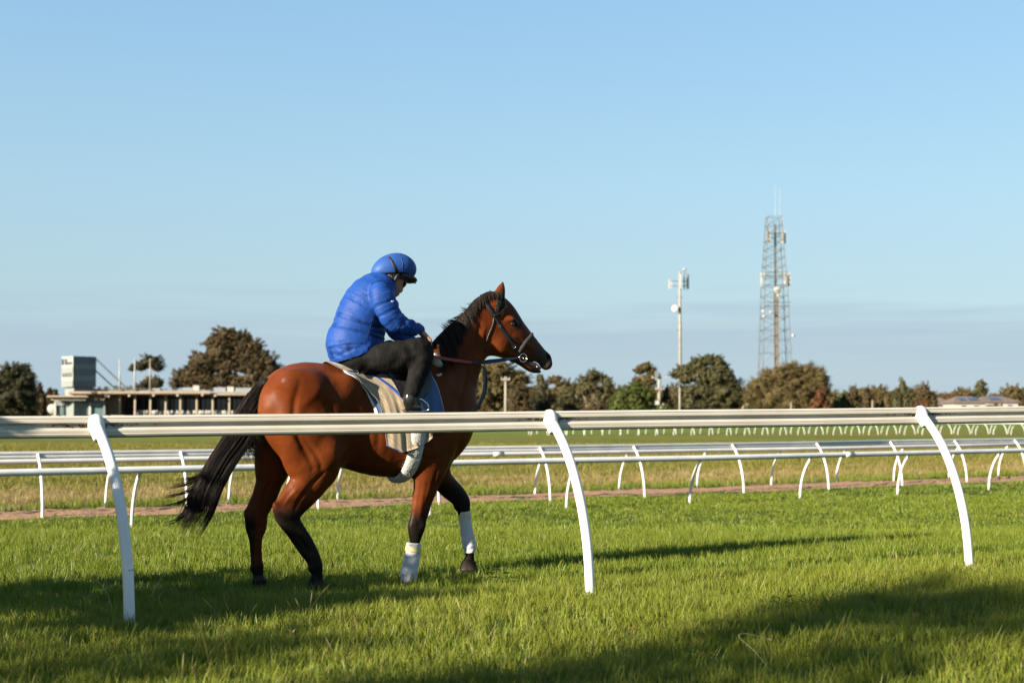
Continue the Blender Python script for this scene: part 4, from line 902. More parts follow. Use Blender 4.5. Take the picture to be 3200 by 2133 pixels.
def normals(V, Q):
    n = np.cross(V[Q[:, 2]] - V[Q[:, 0]], V[Q[:, 3]] - V[Q[:, 1]]); S = np.zeros_like(V)
    for k in range(4): np.add.at(S, Q[:, k], n)
    return S / np.maximum(np.linalg.norm(S, axis=1), 1e-9)[:, None]
def spline(st, d=4):
    st = np.array(st, float)
    if len(st) < 3: return np.array([st[0] + (st[-1] - st[0]) * t for t in np.linspace(0, 1, d + 1)])
    E = np.vstack([2 * st[0] - st[1], st, 2 * st[-1] - st[-2]]); out = []
    for i in range(1, len(E) - 2):
        for k in range(d):
            t = k / d; p0, p1, p2, p3 = E[i - 1:i + 3]
            out.append(.5 * (2 * p1 + (p2 - p0) * t + (2 * p0 - 5 * p1 + 4 * p2 - p3) * t * t + (3 * p1 - p0 - 3 * p2 + p3) * t ** 3))
    out.append(st[-1]); out = np.array(out); out[:, 3:] = np.maximum(out[:, 3:], .004); return out
def sec(a, b, w, v=0., grow=0.):
    """a section: the two outline pixels of the limb in the plane v, and its half width"""
    p, q = np.array(hp(*a, v)), np.array(hp(*b, v)); c = (p + q) / 2
    return [c[0], v, c[2], np.hypot(p[0] - q[0], p[2] - q[2]) / 2 + grow, w]
def to_world(V):
    return np.array(HO) + V[:, :1] * np.array(HU) + V[:, 1:2] * np.array(HV) + np.array([0, 0, 1.]) * V[:, 2:3]
def sstep(x, a, b):
    t = np.clip((x - a) / (b - a), 0, 1); return t * t * (3 - 2 * t)
def add_attr(o, name, val):
    at = o.data.attributes.new(name, 'FLOAT', 'POINT'); at.data.foreach_set('value', np.asarray(val, np.float32))

# ================================================================== the horse
torso = [sec((902, 1232), (904, 1322), .10), sec((906, 1182), (908, 1375), .175), sec((924, 1148), (918, 1420), .230), sec((956, 1131), (960, 1440), .262), sec((1020, 1141), (1030, 1448), .258),
         sec((1100, 1160), (1105, 1464), .203), sec((1185, 1172), (1185, 1487), .222), sec((1255, 1162), (1257, 1490), .228), sec((1312, 1135), (1308, 1478), .205), sec((1345, 1165), (1345, 1462), .165), sec((1370, 1240), (1374, 1432), .115)]
neck = [sec((1312, 1150), (1392, 1340), .135), sec((1352, 1082), (1424, 1258), .104), sec((1392, 1030), (1464, 1195), .088), sec((1434, 994), (1494, 1130), .080), sec((1488, 954), (1518, 1096), .074), sec((1532, 930), (1548, 1050), .068)]
head = [sec((1548, 930), (1532, 1060), .075), sec((1580, 956), (1550, 1104), .092), sec((1607, 989), (1580, 1114), .098), sec((1636, 1020), (1604, 1122), .080), sec((1666, 1052), (1634, 1128), .064), sec((1694, 1083), (1660, 1122), .055), sec((1712, 1104), (1684, 1140), .050), sec((1716, 1118), (1695, 1150), .045)]
jaw = [sec((1560, 1070), (1552, 1107), .075), sec((1595, 1090), (1585, 1121), .062), sec((1625, 1118), (1620, 1138), .046), sec((1652, 1140), (1645, 1155), .036), sec((1668, 1146), (1662, 1164), .032), sec((1688, 1156), (1684, 1165), .027)]
nh = -.125; nhind = [sec((890, 1250), (1010, 1230), .130, nh), sec((872, 1345), (1055, 1340), .130, nh), sec((876, 1395), (1064, 1405), .120, nh), sec((896, 1432), (1064, 1452), .100, nh), sec((922, 1468), (1040, 1494), .080, nh), sec((897, 1518), (1001, 1539), .060, nh),
         sec((868, 1560), (962, 1580), .047, nh), sec((857, 1585), (938, 1608), .042, nh), sec((868, 1614), (936, 1628), .035, nh), sec((893, 1648), (951, 1660), .029, nh), sec((924, 1692), (980, 1707), .027, nh), sec((955, 1743), (1002, 1745), .031, nh), sec((965, 1770), (1007, 1766), .034, nh), sec((974, 1792), (1008, 1796), .029, nh), sec((966, 1812), (1009, 1812), .033, nh)]
fh = .125; fhind = [sec((830, 1300), (960, 1300), .11, fh), sec((800, 1390), (925, 1410), .10, fh), sec((797, 1462), (902, 1470), .080, fh), sec((801, 1500), (886, 1498), .066, fh), sec((790, 1545), (869, 1540), .052, fh), sec((768, 1598), (838, 1604), .042, fh), sec((767, 1631), (834, 1647), .037, fh), sec((777, 1677), (821, 1682), .029, fh),
         sec((782, 1728), (819, 1728), .026, fh), sec((785, 1768), (822, 1768), .032, fh), sec((790, 1795), (824, 1798), .028, fh), sec((787, 1815), (832, 1815), .034, fh)]
nf = -.115; nfore = [sec((1310, 1300), (1410, 1290), .085, nf), sec((1304, 1380), (1410, 1400), .092, nf), sec((1296, 1450), (1396, 1458), .085, nf), sec((1295, 1500), (1376, 1503), .070, nf), sec((1291, 1545), (1358, 1540), .056, nf), sec((1286, 1595), (1342, 1590), .044, nf), sec((1278, 1637), (1327, 1636), .041, nf), sec((1277, 1662), (1322, 1660), .038, nf),
         sec((1280, 1692), (1312, 1694), .028, nf), sec((1272, 1738), (1303, 1742), .026, nf), sec((1260, 1780), (1297, 1785), .033, nf), sec((1262, 1803), (1294, 1806), .029, nf), sec((1259, 1822), (1302, 1824), .034, nf)]
ff = .115; ffore = [sec((1330, 1400), (1425, 1405), .085, ff), sec((1338, 1455), (1404, 1455), .072, ff), sec((1352, 1500), (1412, 1492), .064, ff), sec((1376, 1535), (1434, 1515), .054, ff), sec((1402, 1557), (1455, 1537), .046, ff), sec((1420, 1575), (1466, 1560), .041, ff), sec((1430, 1597), (1468, 1594), .036, ff), sec((1439, 1640), (1470, 1638), .027, ff), sec((1447, 1690), (1477, 1690), .027, ff),
         sec((1452, 1718), (1481, 1714), .032, ff), sec((1455, 1742), (1481, 1744), .028, ff), sec((1446, 1756), (1484, 1756), .033, ff)]
Fd = Field((-1.22, -.46, -.14), (1.80, .46, 2.32), .0105)
Fd.sweep(torso, .05); Fd.sweep(neck, .13); Fd.sweep(head, .06)
for leg in (nhind, fhind): Fd.sweep(leg, .065)
for leg in (nfore, ffore): Fd.sweep(leg, .055)
def bl(px, py, v, rx, ry, rz, k=.04, ang=0., sub=False): u, v, z = hp(px, py, v); Fd.blob((u, v, z), (rx, ry, rz), k, radians(ang), sub)
# muscles and hollows
bl(960, 1215, -.19, .22, .10, .13, .06, -20); bl(960, 1215, .19, .22, .10, .13, .06, -20)          # gluteals
bl(908, 1330, -.165, .07, .07, .20, .05, 8); bl(908, 1330, .15, .07, .07, .20, .05, 8)             # hamstring
bl(1030, 1415, -.205, .095, .065, .10, .05, -20); bl(1020, 1415, .2, .095, .06, .10, .05)            # stifle
bl(1088, 1205, -.20, .07, .04, .06, .08); bl(1088, 1205, .2, .07, .04, .06, .08)                    # point of hip
bl(1120, 1330, -.30, .09, .075, .14, .07, 10, True); bl(1120, 1330, .30, .09, .075, .14, .07, 10, True)   # flank hollow
bl(940, 1520, -.15, .05, .045, .10, .04, -30)                                                        # gaskin
bl(1325, 1300, -.155, .10, .055, .24, .06, -22); bl(1325, 1300, .155, .10, .055, .24, .06, -22)        # shoulder blade
bl(1330, 1410, -.16, .095, .055, .10, .05, 25)                                                       # triceps
bl(1384, 1392, -.085, .06, .065, .085, .05); bl(1384, 1392, .085, .06, .065, .085, .05)                # breast
bl(1335, 1520, -.13, .038, .045, .11, .03, -8)                                                       # forearm
bl(1565, 1075, -.062, .075, .042, .075, .03, -30); bl(1565, 1075, .062, .075, .042, .075, .03, -30)  # cheek
for v in (-1, 1):
    Fd.tube3([hp(1608, 1052, v * .085), hp(1642, 1076, v * .066), hp(1660, 1090, v * .055)], [.012, .012, .008], .03)   # facial crest
    Fd.tube3([hp(1585, 998, v * .092), hp(1600, 997, v * .096), hp(1614, 1007, v * .088)], [.013, .016, .012], .02)      # brow
    bl(1600, 1011, v * .112, .026, .018, .019, .018, -25, True)                                                          # eye socket
    bl(1570, 985, v * .115, .045, .03, .03, .04, -30, True)                                                               # temple
Fd.sweep(jaw, .025)
for v_, dx in ((nh, 0),): bl(862, 1584, v_, .020, .020, .030, .02, 25); bl(905, 1600, v_ - .018, .045, .022, .030, .03); bl(925, 1615, v_, .018, .026, .022, .02); bl(970, 1776, v_, .020, .024, .022, .015); bl(998, 1764, v_, .014, .026, .022, .02)
bl(772, 1604, fh, .020, .020, .030, .02, 15); bl(800, 1620, fh - .02, .04, .022, .034, .03); bl(788, 1774, fh, .018, .022, .022, .015); bl(815, 1768, fh, .014, .026, .022, .02)
bl(1319, 1640, nf, .020, .036, .040, .02); bl(1284, 1645, nf, .014, .022, .026, .02); bl(1458, 1570, ff, .020, .034, .036, .02); bl(1424, 1582, ff, .012, .02, .024, .02)
Fd.tube3([hp(1655, 1131, -.02), hp(1676, 1138, -.02), hp(1692, 1153, -.02)], [.012, .014, .010], .01, True); Fd.tube3([hp(1655, 1131, .02), hp(1676, 1138, .02), hp(1692, 1153, .02)], [.012, .014, .010], .01, True)
bl(1706, 1138, 0, .035, .048, .036, .03); bl(1713, 1116, -.03, .022, .026, .034, .02, 20); bl(1713, 1116, .03, .022, .026, .034, .02, 20)
for v in (-1, 1): bl(1713, 1113, v * .054, .018, .024, .030, .012, 12, True)                          # nostrils
for v in (-.062, .062):                                                                              # ears
    Fd.sweep([sec((1532, 950), (1572, 952), .034, v), sec((1540, 926), (1577, 928), .032, v), sec((1552, 905), (1578, 907), .024, v), sec((1564, 889), (1576, 890), .013, v), sec((1570, 880), (1574, 880), .006, v)], .022)
    Fd.tube3([np.array(hp(1566, 938, v)) + (.004, -.014 if v < 0 else .014, 0), np.array(hp(1568, 915, v)) + (.006, -.012 if v < 0 else .012, 0)], [.014, .008], .008, True)
HV_, HQ = Fd.mesh(2)
u, v, z = HV_.T
# natural markings: black points, dark muzzle
gl = np.zeros(len(HV_)); pxl = lambda px, py: hp(px, py, 0)
zk = lambda py, vv: hp(900, py, vv)[2]
hind = (u < hp(1100, 1500, 0)[0]); nearside = v < 0
leg_t = np.where(hind, np.where(nearside, sstep(z, zk(1540, nh), zk(1640, nh)) * 0 + 1 - sstep(z, .44, .66), (1 - sstep(z, .02, .20)) * .95 + .35 * (1 - sstep(z, .2, .6))), np.where(nearside, 1 - sstep(z, .36, .62), 1 - sstep(z, .58, .82)))
leg_t = np.where(z < .95, leg_t, 0)
back = hind & ~nearside & (z < .62) & (z > .02)
leg_t = np.where(back, np.maximum(leg_t, .85 * sstep(hp(806, 1700, fh)[0] - u, 0, .055) * (1 - sstep(z, .40, .60))), leg_t)
mz = np.array(hp(1700, 1128, 0)); dm = np.hypot(u - mz[0], z - mz[2]); muzz = 1 - sstep(dm, .06, .27)
ey = np.array(hp(1602, 1012, 0)); de = np.hypot(u - ey[0], z - ey[2]); eyes = .75 * (1 - sstep(de, .025, .085)) * (u > 1.0)
nos = np.array(hp(1713, 1113, -.04)); nost = 1 - sstep(np.hypot((u - nos[0]) * 1.5, z - nos[2]), .018, .034)
ears = .35 * sstep(z, hp(1560, 905, 0)[2], hp(1570, 884, 0)[2]) * (u > .9)
dark = np.clip(np.maximum.reduce([leg_t, .42 * muzz, eyes, ears, nost]), 0, 1)
# surface muscle lines (both sides): grooves and ridges along traced paths
HN = normals(HV_, HQ); disp = np.zeros(len(HV_))
def groove(pix, amp, wid, v0=-.2):
    P = spline([(*hp(x, y, v0)[::2], 0, 0, 0) for x, y in pix], 5)[:, :2]; d = np.full(len(u), 9.); tt = np.zeros(len(u)); m_ = len(P) - 1
    for i in range(m_):
        a, b_ = P[i], P[i + 1]; e_ = b_ - a; t = np.clip(((u - a[0]) * e_[0] + (z - a[1]) * e_[1]) / (e_ @ e_), 0, 1); q = np.hypot(u - a[0] - t * e_[0], z - a[1] - t * e_[1]); k = q < d; d[k] = q[k]; tt[k] = ((i + t) / m_)[k]
    global disp
    disp = disp + amp * np.exp(-(d / wid) ** 2) * np.sin(pi * np.clip(tt, .04, .96)) ** .5 * (np.abs(v) > .03)
for a_ in (
    ([(925, 1190), (913, 1250), (912, 1310), (925, 1365), (957, 1425), (975, 1462)], -.014, .022), ([(930, 1350), (962, 1395), (992, 1440), (1000, 1470)], -.008, .018), ([(980, 1215), (940, 1265), (915, 1320)], .008, .035),
    ([(1000, 1235), (1030, 1300), (1045, 1360)], -.008, .03), ([(1078, 1458), (1060, 1390), (1082, 1310), (1105, 1240)], -.012, .03), ([(1350, 1200), (1330, 1270), (1322, 1340), (1340, 1400)], -.011, .02), ([(1296, 1390), (1325, 1432), (1372, 1432)], -.011, .02),
    ([(1288, 1290), (1300, 1350), (1300, 1400)], -.009, .022), ([(1500, 1112), (1470, 1190), (1420, 1300)], -.011, .020), ([(1526, 1000), (1516, 1040), (1510, 1080), (1516, 1108)], -.012, .014), ([(1540, 1015), (1530, 1060), (1536, 1098)], .007, .014), ([(1440, 1030), (1470, 1030), (1505, 1010)], .006, .03),
    ([(1555, 1055), (1575, 1085), (1600, 1098)], -.004, .012), ([(1625, 1040), (1650, 1068), (1685, 1098)], -.005, .012), ([(1130, 1200), (1145, 1300), (1150, 1420)], -.005, .02), ([(1165, 1200), (1178, 1300), (1182, 1430)], -.005, .02)): groove(*a_)
for a_ in (([(1000, 1472), (962, 1512), (930, 1552), (915, 1590)], -.010, .012), ([(925, 1520), (900, 1550), (880, 1580)], .006, .010), ([(917, 1655), (944, 1697), (974, 1742)], -.010, .010)): groove(*a_, nh)
for a_ in (([(1350, 1470), (1334, 1540), (1316, 1610)], -.009, .012), ([(1318, 1490), (1310, 1560), (1304, 1620)], .006, .014), ([(1300, 1625), (1302, 1650)], -.006, .014)): groove(*a_, nf)
disp = np.where((z < .9) & (v > 0), 0, disp)
for a_ in (([(805, 1640), (803, 1690), (802, 1740)], -.010, .009), ([(838, 1490), (822, 1540), (815, 1590)], -.009, .012), ([(862, 1470), (850, 1520), (838, 1570)], .006, .012)):
    d0 = disp.copy(); disp = np.zeros(len(u)); groove(*a_, fh); disp = d0 + np.where((z < .9) & (v > 0), disp, 0)
from mathutils import noise as mn
lump = np.array([mn.noise((p[0] * 7, p[1] * 7, p[2] * 7)) + .4 * mn.noise((p[0] * 17, p[1] * 17, p[2] * 17)) for p in HV_])
HV_ = HV_ + HN * (disp + .0035 * lump * (z > .5))[:, None]
HW = to_world(HV_)
horse_loc = (HX, HY, gz(HX, HY))
horse = thing('horse', horse_loc, 'bay racehorse with black mane and tail walking right behind the near rail', 'horse')
mh, nt, b = newmat('bay_coat')
at = N(nt, 'ShaderNodeAttribute'); at.attribute_name = 'dark'; at2 = N(nt, 'ShaderNodeAttribute'); at2.attribute_name = 'grey'
n1 = noise(nt, 2.2, 4); n2 = noise(nt, 60, 4, .6); n3 = noise(nt, 260, 3, .6, stretch=(1, 1, .35))
base = ramp(nt, n1.outputs['Fac'], [(.3, (.058, .0125, .0030)), (.5, (.086, .0208, .0050)), (.7, (.118, .0315, .0084))]).outputs[0]
base = mixc(nt, mapr(nt, n2.outputs['Fac'], .35, .75, 0, .25), base, (.038, .0085, .0028))
blk = ramp(nt, n2.outputs['Fac'], [(.3, (.0055, .0045, .004)), (.7, (.013, .0095, .0075))]).outputs[0]
c = mixc(nt, mapr(nt, at.outputs['Fac'], .05, .95), base, blk); c = mixc(nt, at2.outputs['Fac'], c, (.036, .029, .025))
nt.links.new(c, b.inputs['Base Color']); b.inputs['Roughness'].default_value = .40; b.inputs['Specular IOR Level'].default_value = .05; b.inputs['Sheen Weight'].default_value = .0; b.inputs['Sheen Roughness'].default_value = .4
bp = N(nt, 'ShaderNodeBump'); bp.inputs['Strength'].default_value = .22; bp.inputs['Distance'].default_value = .004; nt.links.new(n3.outputs['Fac'], bp.inputs['Height'])
n4 = noise(nt, 9, 3, .5); bp2 = N(nt, 'ShaderNodeBump'); bp2.inputs['Strength'].default_value = .30; bp2.inputs['Distance'].default_value = .02; nt.links.new(n4.outputs['Fac'], bp2.inputs['Height']); nt.links.new(bp2.outputs[0], bp.inputs['Normal'])
nt.links.new(bp.outputs[0], b.inputs['Normal'])
body = mesh_obj('body', HW, HQ, mh, horse, True); add_attr(body, 'dark', dark)
grey = np.where((z < .06) & hind & ~nearside, .75, 0) + .6 * np.exp(-((u - hp(788, 1665, fh)[0]) ** 2 + (z - hp(788, 1665, fh)[2]) ** 2) / .0006) * (hind & ~nearside) + .85 * (1 - sstep(dm, .07, .23)) * (1 - nost)
add_attr(body, 'grey', np.clip(grey, 0, 1))
BVH = BVHTree.FromPolygons([Vector(p) for p in HW], [tuple(int(i) for i in q) for q in HQ])
def on_horse(px, py, lift=.004):
    """where the sight line through a pixel meets the horse, and its normal"""
    h, n, i, d = BVH.ray_cast(Vector((0, 0, EYE)), ray(px, py)); 
    if h is None:
        h, n, i, d = BVH.find_nearest(at_depth(px, py, 10.6 + (px - 1150) / 423 * .42)) 
    return h + n * lift, n
def mirror(p):
    q = p - HO; v = q.dot(HV); return p - HV * (2 * v)
def mirror_n(n): return n - HV * (2 * n.dot(HV))
M['hoof'] = pmat('dark_hoof_horn', (.012, .010, .008), (.036, .029, .023), 30, .5, .2, 90, stretch=(1, 1, .2))
M['eye'] = pmat('horse_eye', (.006, .004, .003), (.012, .007, .005), 5, .06, spec=.8, coat=1)
def hoof(px0, px1, ytop, ybot, v, wid, name='hoof'):
    a, c = hp(px0, ytop, v), hp(px1, ytop, v); d, e_ = hp(px0 - 5, ybot, v), hp(px1 + 7, ybot, v)
    vs = []; n = 18
    for (p, q, w) in ((a, c, wid), (d, e_, wid * 1.22), (d, e_, wid * 1.18)):
        drop = 0 if w != wid * 1.18 else -.012
        for k in range(n):
            t = 2 * pi * k / n; x = cos(t); y = sin(t); y *= (1 - .15 * (x < 0)); vs.append(hw((p[0] + q[0]) / 2 + x * (q[0] - p[0]) / 2, v + y * w, (p[2] + q[2]) / 2 + drop))
    fs = [(i * n + k, i * n + (k + 1) % n, (i + 1) * n + (k + 1) % n, (i + 1) * n + k) for i in range(2) for k in range(n)] + [tuple(range(n)), tuple(range(2 * n, 3 * n))]
    MB().add(vs, fs).build(name, M['hoof'], horse, True)
hoof(966, 1008, 1808, 1832, nh, .045); hoof(788, 832, 1810, 1838, fh, .048); hoof(1260, 1302, 1816, 1842, nf, .048); hoof(1444, 1484, 1752, 1777, ff, .046)
for v in (-1, 1):
    MB().ball(hw(*hp(1600, 1012, v * .083)), .019, 14, 9).build('eye', M['eye'], horse, True)
# tongue and teeth seen in the open mouth
MB().tube([hw(*hp(1650, 1135, 0)), hw(*hp(1672, 1140, -.012)), hw(*hp(1688, 1152, -.012))], [.016, .021, .013], 10).build('tongue', pmat('pink_tongue', (.26, .12, .115), (.32, .165, .15), 30, .6), horse, True)
MB().box(hw(*hp(1677, 1145, -.034)), (.012, .006, .010)).build('tooth', pmat('tooth', (.62, .58, .48), None, 9, .3), horse)
# hair
mhair, nt, b = newmat('black_hair'); g = N(nt, 'ShaderNodeNewGeometry')
hc = ramp(nt, g.outputs['Random Per Island'], [(0, (.0025, .0022, .0022)), (.5, (.0065, .005, .004)), (1, (.036, .020, .012))]).outputs[0]
nt.links.new(hc, b.inputs['Base Color']); b.inputs['Roughness'].default_value = .5; b.inputs['Specular IOR Level'].default_value = .18
def hair(strands, name, parent, wid=.0016):
    V = []; F = []
    for P in strands:
        P = np.asarray(P); m = len(P); t = np.gradient(P, axis=0); t /= np.maximum(np.linalg.norm(t, axis=1), 1e-9)[:, None]
        a = np.cross(t, RNG.normal(size=3)); a /= np.maximum(np.linalg.norm(a, axis=1), 1e-9)[:, None]; b_ = np.cross(t, a)
        w = wid * (1 - np.linspace(0, 1, m) ** 2 * .85)[:, None]; base = len(V)
        for k in range(3): q = 2 * pi * k / 3; V_ = P + (a * cos(q) + b_ * sin(q)) * w; V.extend(V_.tolist())
        for k in range(3):
            k2 = (k + 1) % 3
            for i in range(m - 1): F.append((base + k * m + i, base + k2 * m + i, base + k2 * m + i + 1, base + k * m + i + 1))
    return mesh_obj(name, np.array(V), np.array(F), mhair, parent, True)
tail_st = np.array([(818, 1193, 842, 1200), (778, 1224, 848, 1250), (735, 1289, 836, 1298), (706, 1358, 790, 1372), (648, 1447, 732, 1450), (604, 1525, 692, 1526), (572, 1590, 662, 1606), (536, 1655, 610, 1690)], float)
tk = np.linspace(0, 1, len(tail_st)); strands = []; r = np.random.default_rng(11)
for i in range(3800):
    lock = r.integers(0, 46); lr = np.random.default_rng(900 + lock); la = lr.uniform(-1, 1); lend = lr.uniform(.78, 1.0); lv = lr.uniform(-1, 1)
    a = np.clip(la + r.normal(0, .16), -1.05, 1.05); t0 = r.uniform(0, .30) if r.random() < .75 else r.uniform(.3, .5); t1 = min(1.02, lend * r.uniform(.80, 1.04)); ph = lr.uniform(0, 6); vv = np.clip(lv + r.normal(0, .25), -1.2, 1.2)
    P = []
    for t in np.linspace(t0, t1, 9):
        q = np.array([np.interp(t, tk, tail_st[:, k]) for k in range(4)]); f = (a + 1) / 2 + .04 * sin(ph + t * 7)
        # the locks spread out and gather towards their own ends
        x = q[0] + (q[2] - q[0]) * f + r.normal(0, .7); y = q[1] + (q[3] - q[1]) * f + (t > .9) * r.normal(0, 2)
        P.append(np.array(hw(*hp(x, y, vv * (.035 + .03 * sin(pi * min(t, 1))))))) 
    strands.append(P)
for i in range(170):                                         # wisps blown out behind
    cl = r.integers(0, 5); x0, y0, x1, y1 = ((690, 1455, 540, 1500), (640, 1500, 472, 1556), (630, 1530, 484, 1583), (600, 1570, 512, 1634), (655, 1470, 500, 1522))[cl]
    x0 += r.normal(0, 8); y0 += r.normal(0, 12); e_ = r.uniform(.55, 1.0); P = []
    for t in np.linspace(0, e_, 9):
        P.append(np.array(hw(*hp(x0 + (x1 - x0) * t + r.normal(0, .6), y0 + (y1 - y0) * (1 - (1 - t) ** 2.2) + r.normal(0, .8) + (i % 7 - 3) * 2.5 * t, r.normal(0, .008) + (i % 11 - 5) * .007))))
    strands.append(P)
for i in range(160):                                         # stray hairs under the dock
    x0 = r.uniform(745, 800); y0 = r.uniform(1340, 1375); P = [np.array(hw(*hp(x0 + (r.uniform(-4, 24)) * t, y0 + t * r.uniform(50, 90), .03))) for t in np.linspace(0, 1, 6)]; strands.append(P)
hair(strands, 'tail', horse, .0017)
Fdk = Field((-1.45, -.09, .95), (-.62, .09, 1.75), .01); Fdk.sweep([sec((815, 1188), (850, 1215), .05), sec((785, 1228), (838, 1252), .05), sec((752, 1288), (812, 1300), .045), sec((722, 1350), (785, 1366), .035)], .02)
V, Q = Fdk.mesh(1); mesh_obj('dock', to_world(V), Q, mhair, horse, True)
# mane: lies over the near side of the neck, its crest ruffled
mane = []; crest = np.array([(1348, 1100), (1366, 1070), (1386, 1040), (1410, 1010), (1440, 984), (1474, 960), (1505, 940), (1530, 926), (1546, 918)], float)
fall = np.array([(1420, 1125), (1425, 1085), (1430, 1050), (1440, 1020), (1456, 1000), (1480, 975), (1508, 950), (1532, 938), (1550, 930)], float)
ck = np.linspace(0, 1, len(crest))
for i in range(2600):
    t = r.uniform(0, 1) ** .8; c = np.array([np.interp(t, ck, crest[:, k]) for k in (0, 1)]); u0, _, z0 = hp(*c, 0)
    h, n, i_, d_ = BVH.ray_cast(Vector(hw(u0, r.normal(0, .008), z0 + .4)), Vector((0, 0, -1)))
    zr = (h.z if h is not None else z0); L = np.interp(t, [0, .22, .45, .7, 1], [.29, .24, .13, .065, .05]) * r.uniform(.5, 1.1); lk = np.random.default_rng(int(t * 40)); du = L * (lk.uniform(-.10, .30) + r.normal(0, .06)); lf = r.uniform(.003, .026)
    P = []
    for q in np.linspace(0, 1, 8):
        z = zr + .006 - L * q ** 1.25; uu = u0 + du * q + .012 * sin(q * 3) ; o_ = Vector(hw(uu, -.6, z)); h, n, i_, d_ = BVH.ray_cast(o_, HV)
        if h is not None and d_ < .66: p = h + n * (.003 + lf * min(1, q * 3 + .2))
        else: p = Vector(hw(uu, -.006 - .02 * q, z))
        P.append(np.array(p))
    mane.append(P)
for i in range(520):                                         # ruffled hairs standing off the crest
    t = r.uniform(0, 1); c = np.array([np.interp(t, ck, crest[:, k]) for k in (0, 1)]); cl = int(t * 22); lr = np.random.default_rng(cl + 70); L = r.uniform(5, 15) * (1.1 - .5 * abs(t - .5)) * lr.uniform(.5, 1.8); up = np.clip(lr.uniform(.1, 1.0) + r.normal(0, .15), .05, 1.2)
    P = [np.array(hw(*hp(c[0] - L * q * (1.0 + .2 * sin(cl)) + r.normal(0, .6), c[1] + 2 - L * up * (q - .85 * q * q * (1.5 - up)) + r.normal(0, .6), r.normal(0, .006) - .01 * q))) for q in np.linspace(0, 1, 6)]; mane.append(P)
hair(mane, 'mane', horse, .0013)
fl = []
for i in range(160):
    x0, y0 = r.uniform(1552, 1574), r.uniform(926, 942); L = r.uniform(.5, 1)
    fl.append([np.array(on_horse(x0 + (x - 2 + r.normal(0, 1)) * L, y0 + y * L, .008 + .006 * r.random())[0]) for x, y in ((0, 0), (3, 10), (2, 20), (-2, 32), (-8, 46))])
hair(fl, 'forelock', horse, .0018)
# ================================================================== the rider
def pt(px, py, v): return np.array(hp(px, py, v))
rider_loc = tuple(hw(hp(1180, 1150, 0)[0], 0, hp(1180, 1150, 0)[2]))
rider = thing('person', rider_loc, 'rider in blue quilted jacket and blue helmet hunched on the bay horse', 'person')
mskin, nt, b = newmat('skin'); n1 = noise(nt, 30, 4); n2 = noise(nt, 180, 3)
nt.links.new(ramp(nt, n1.outputs['Fac'], [(.3, (.24, .115, .072)), (.55, (.30, .152, .10)), (.75, (.27, .10, .066))]).outputs[0], b.inputs['Base Color']); b.inputs['Roughness'].default_value = .5
b.inputs['Subsurface Weight'].default_value = .08; b.inputs['Subsurface Radius'].default_value = (.02, .008, .004)
NV, FV = -.200, .200
torso_r = [sec((1166, 868), (1216, 914), .062), sec((1136, 873), (1224, 938), .150), sec((1098, 898), (1216, 968), .188), sec((1070, 940), (1208, 996), .182), sec((1052, 985), (1203, 1018), .172), sec((1040, 1030), (1198, 1045), .166), sec((1026, 1075), (1192, 1070), .172), sec((1036, 1108), (1180, 1082), .168)]
arm_n = [sec((1160, 893), (1208, 905), .062, NV + .02), sec((1158, 925), (1228, 926), .070, NV - .02), sec((1170, 962), (1244, 955), .064, NV - .04), sec((1188, 995), (1257, 984), .060, NV - .05), sec((1212, 1023), (1266, 991), .056, NV - .05), sec((1245, 1037), (1284, 999), .052, NV - .045), sec((1275, 1046), (1300, 1006), .048, NV - .03), sec((1303, 1047), (1318, 1014), .042, NV - .02)]
arm_f = [sec((1165, 893), (1212, 905), .062, FV - .02), sec((1170, 935), (1228, 940), .066, FV + .01), sec((1185, 985), (1240, 980), .060, FV + .02), sec((1205, 1035), (1255, 1010), .056, FV + .01), sec((1235, 1065), (1270, 1035), .050, FV - .03), sec((1280, 1085), (1298, 1052), .044, FV - .07), sec((1310, 1094), (1322, 1066), .040, FV - .09)]
def shrink(st, g, w=None): return [[s[0], s[1], s[2], max(s[3] - g, .012), max(s[4] - (w or g), .012)] for s in st]
thigh_n = [sec((1098, 1104), (1106, 1150), .080, -.075), sec((1140, 1090), (1150, 1152), .092, -.115), sec((1185, 1074), (1196, 1160), .092, -.175), sec((1240, 1065), (1240, 1164), .084, -.215), sec((1290, 1061), (1276, 1150), .076, -.245), sec((1322, 1060), (1292, 1138), .070, -.262)]
shin_n = [sec((1344, 1075), (1283, 1120), .072, -.268), sec((1349, 1104), (1287, 1134), .066, -.27), sec((1339, 1148), (1281, 1158), .060, -.275), sec((1324, 1192), (1272, 1192), .056, -.28), sec((1306, 1236), (1264, 1225), .054, -.285)]
flip = lambda st: [[s[0], -s[1], s[2], s[3], s[4]] for s in st]
pelvis = [sec((1046, 1110), (1140, 1082), .172), sec((1058, 1144), (1172, 1090), .172), sec((1085, 1156), (1190, 1120), .13)]
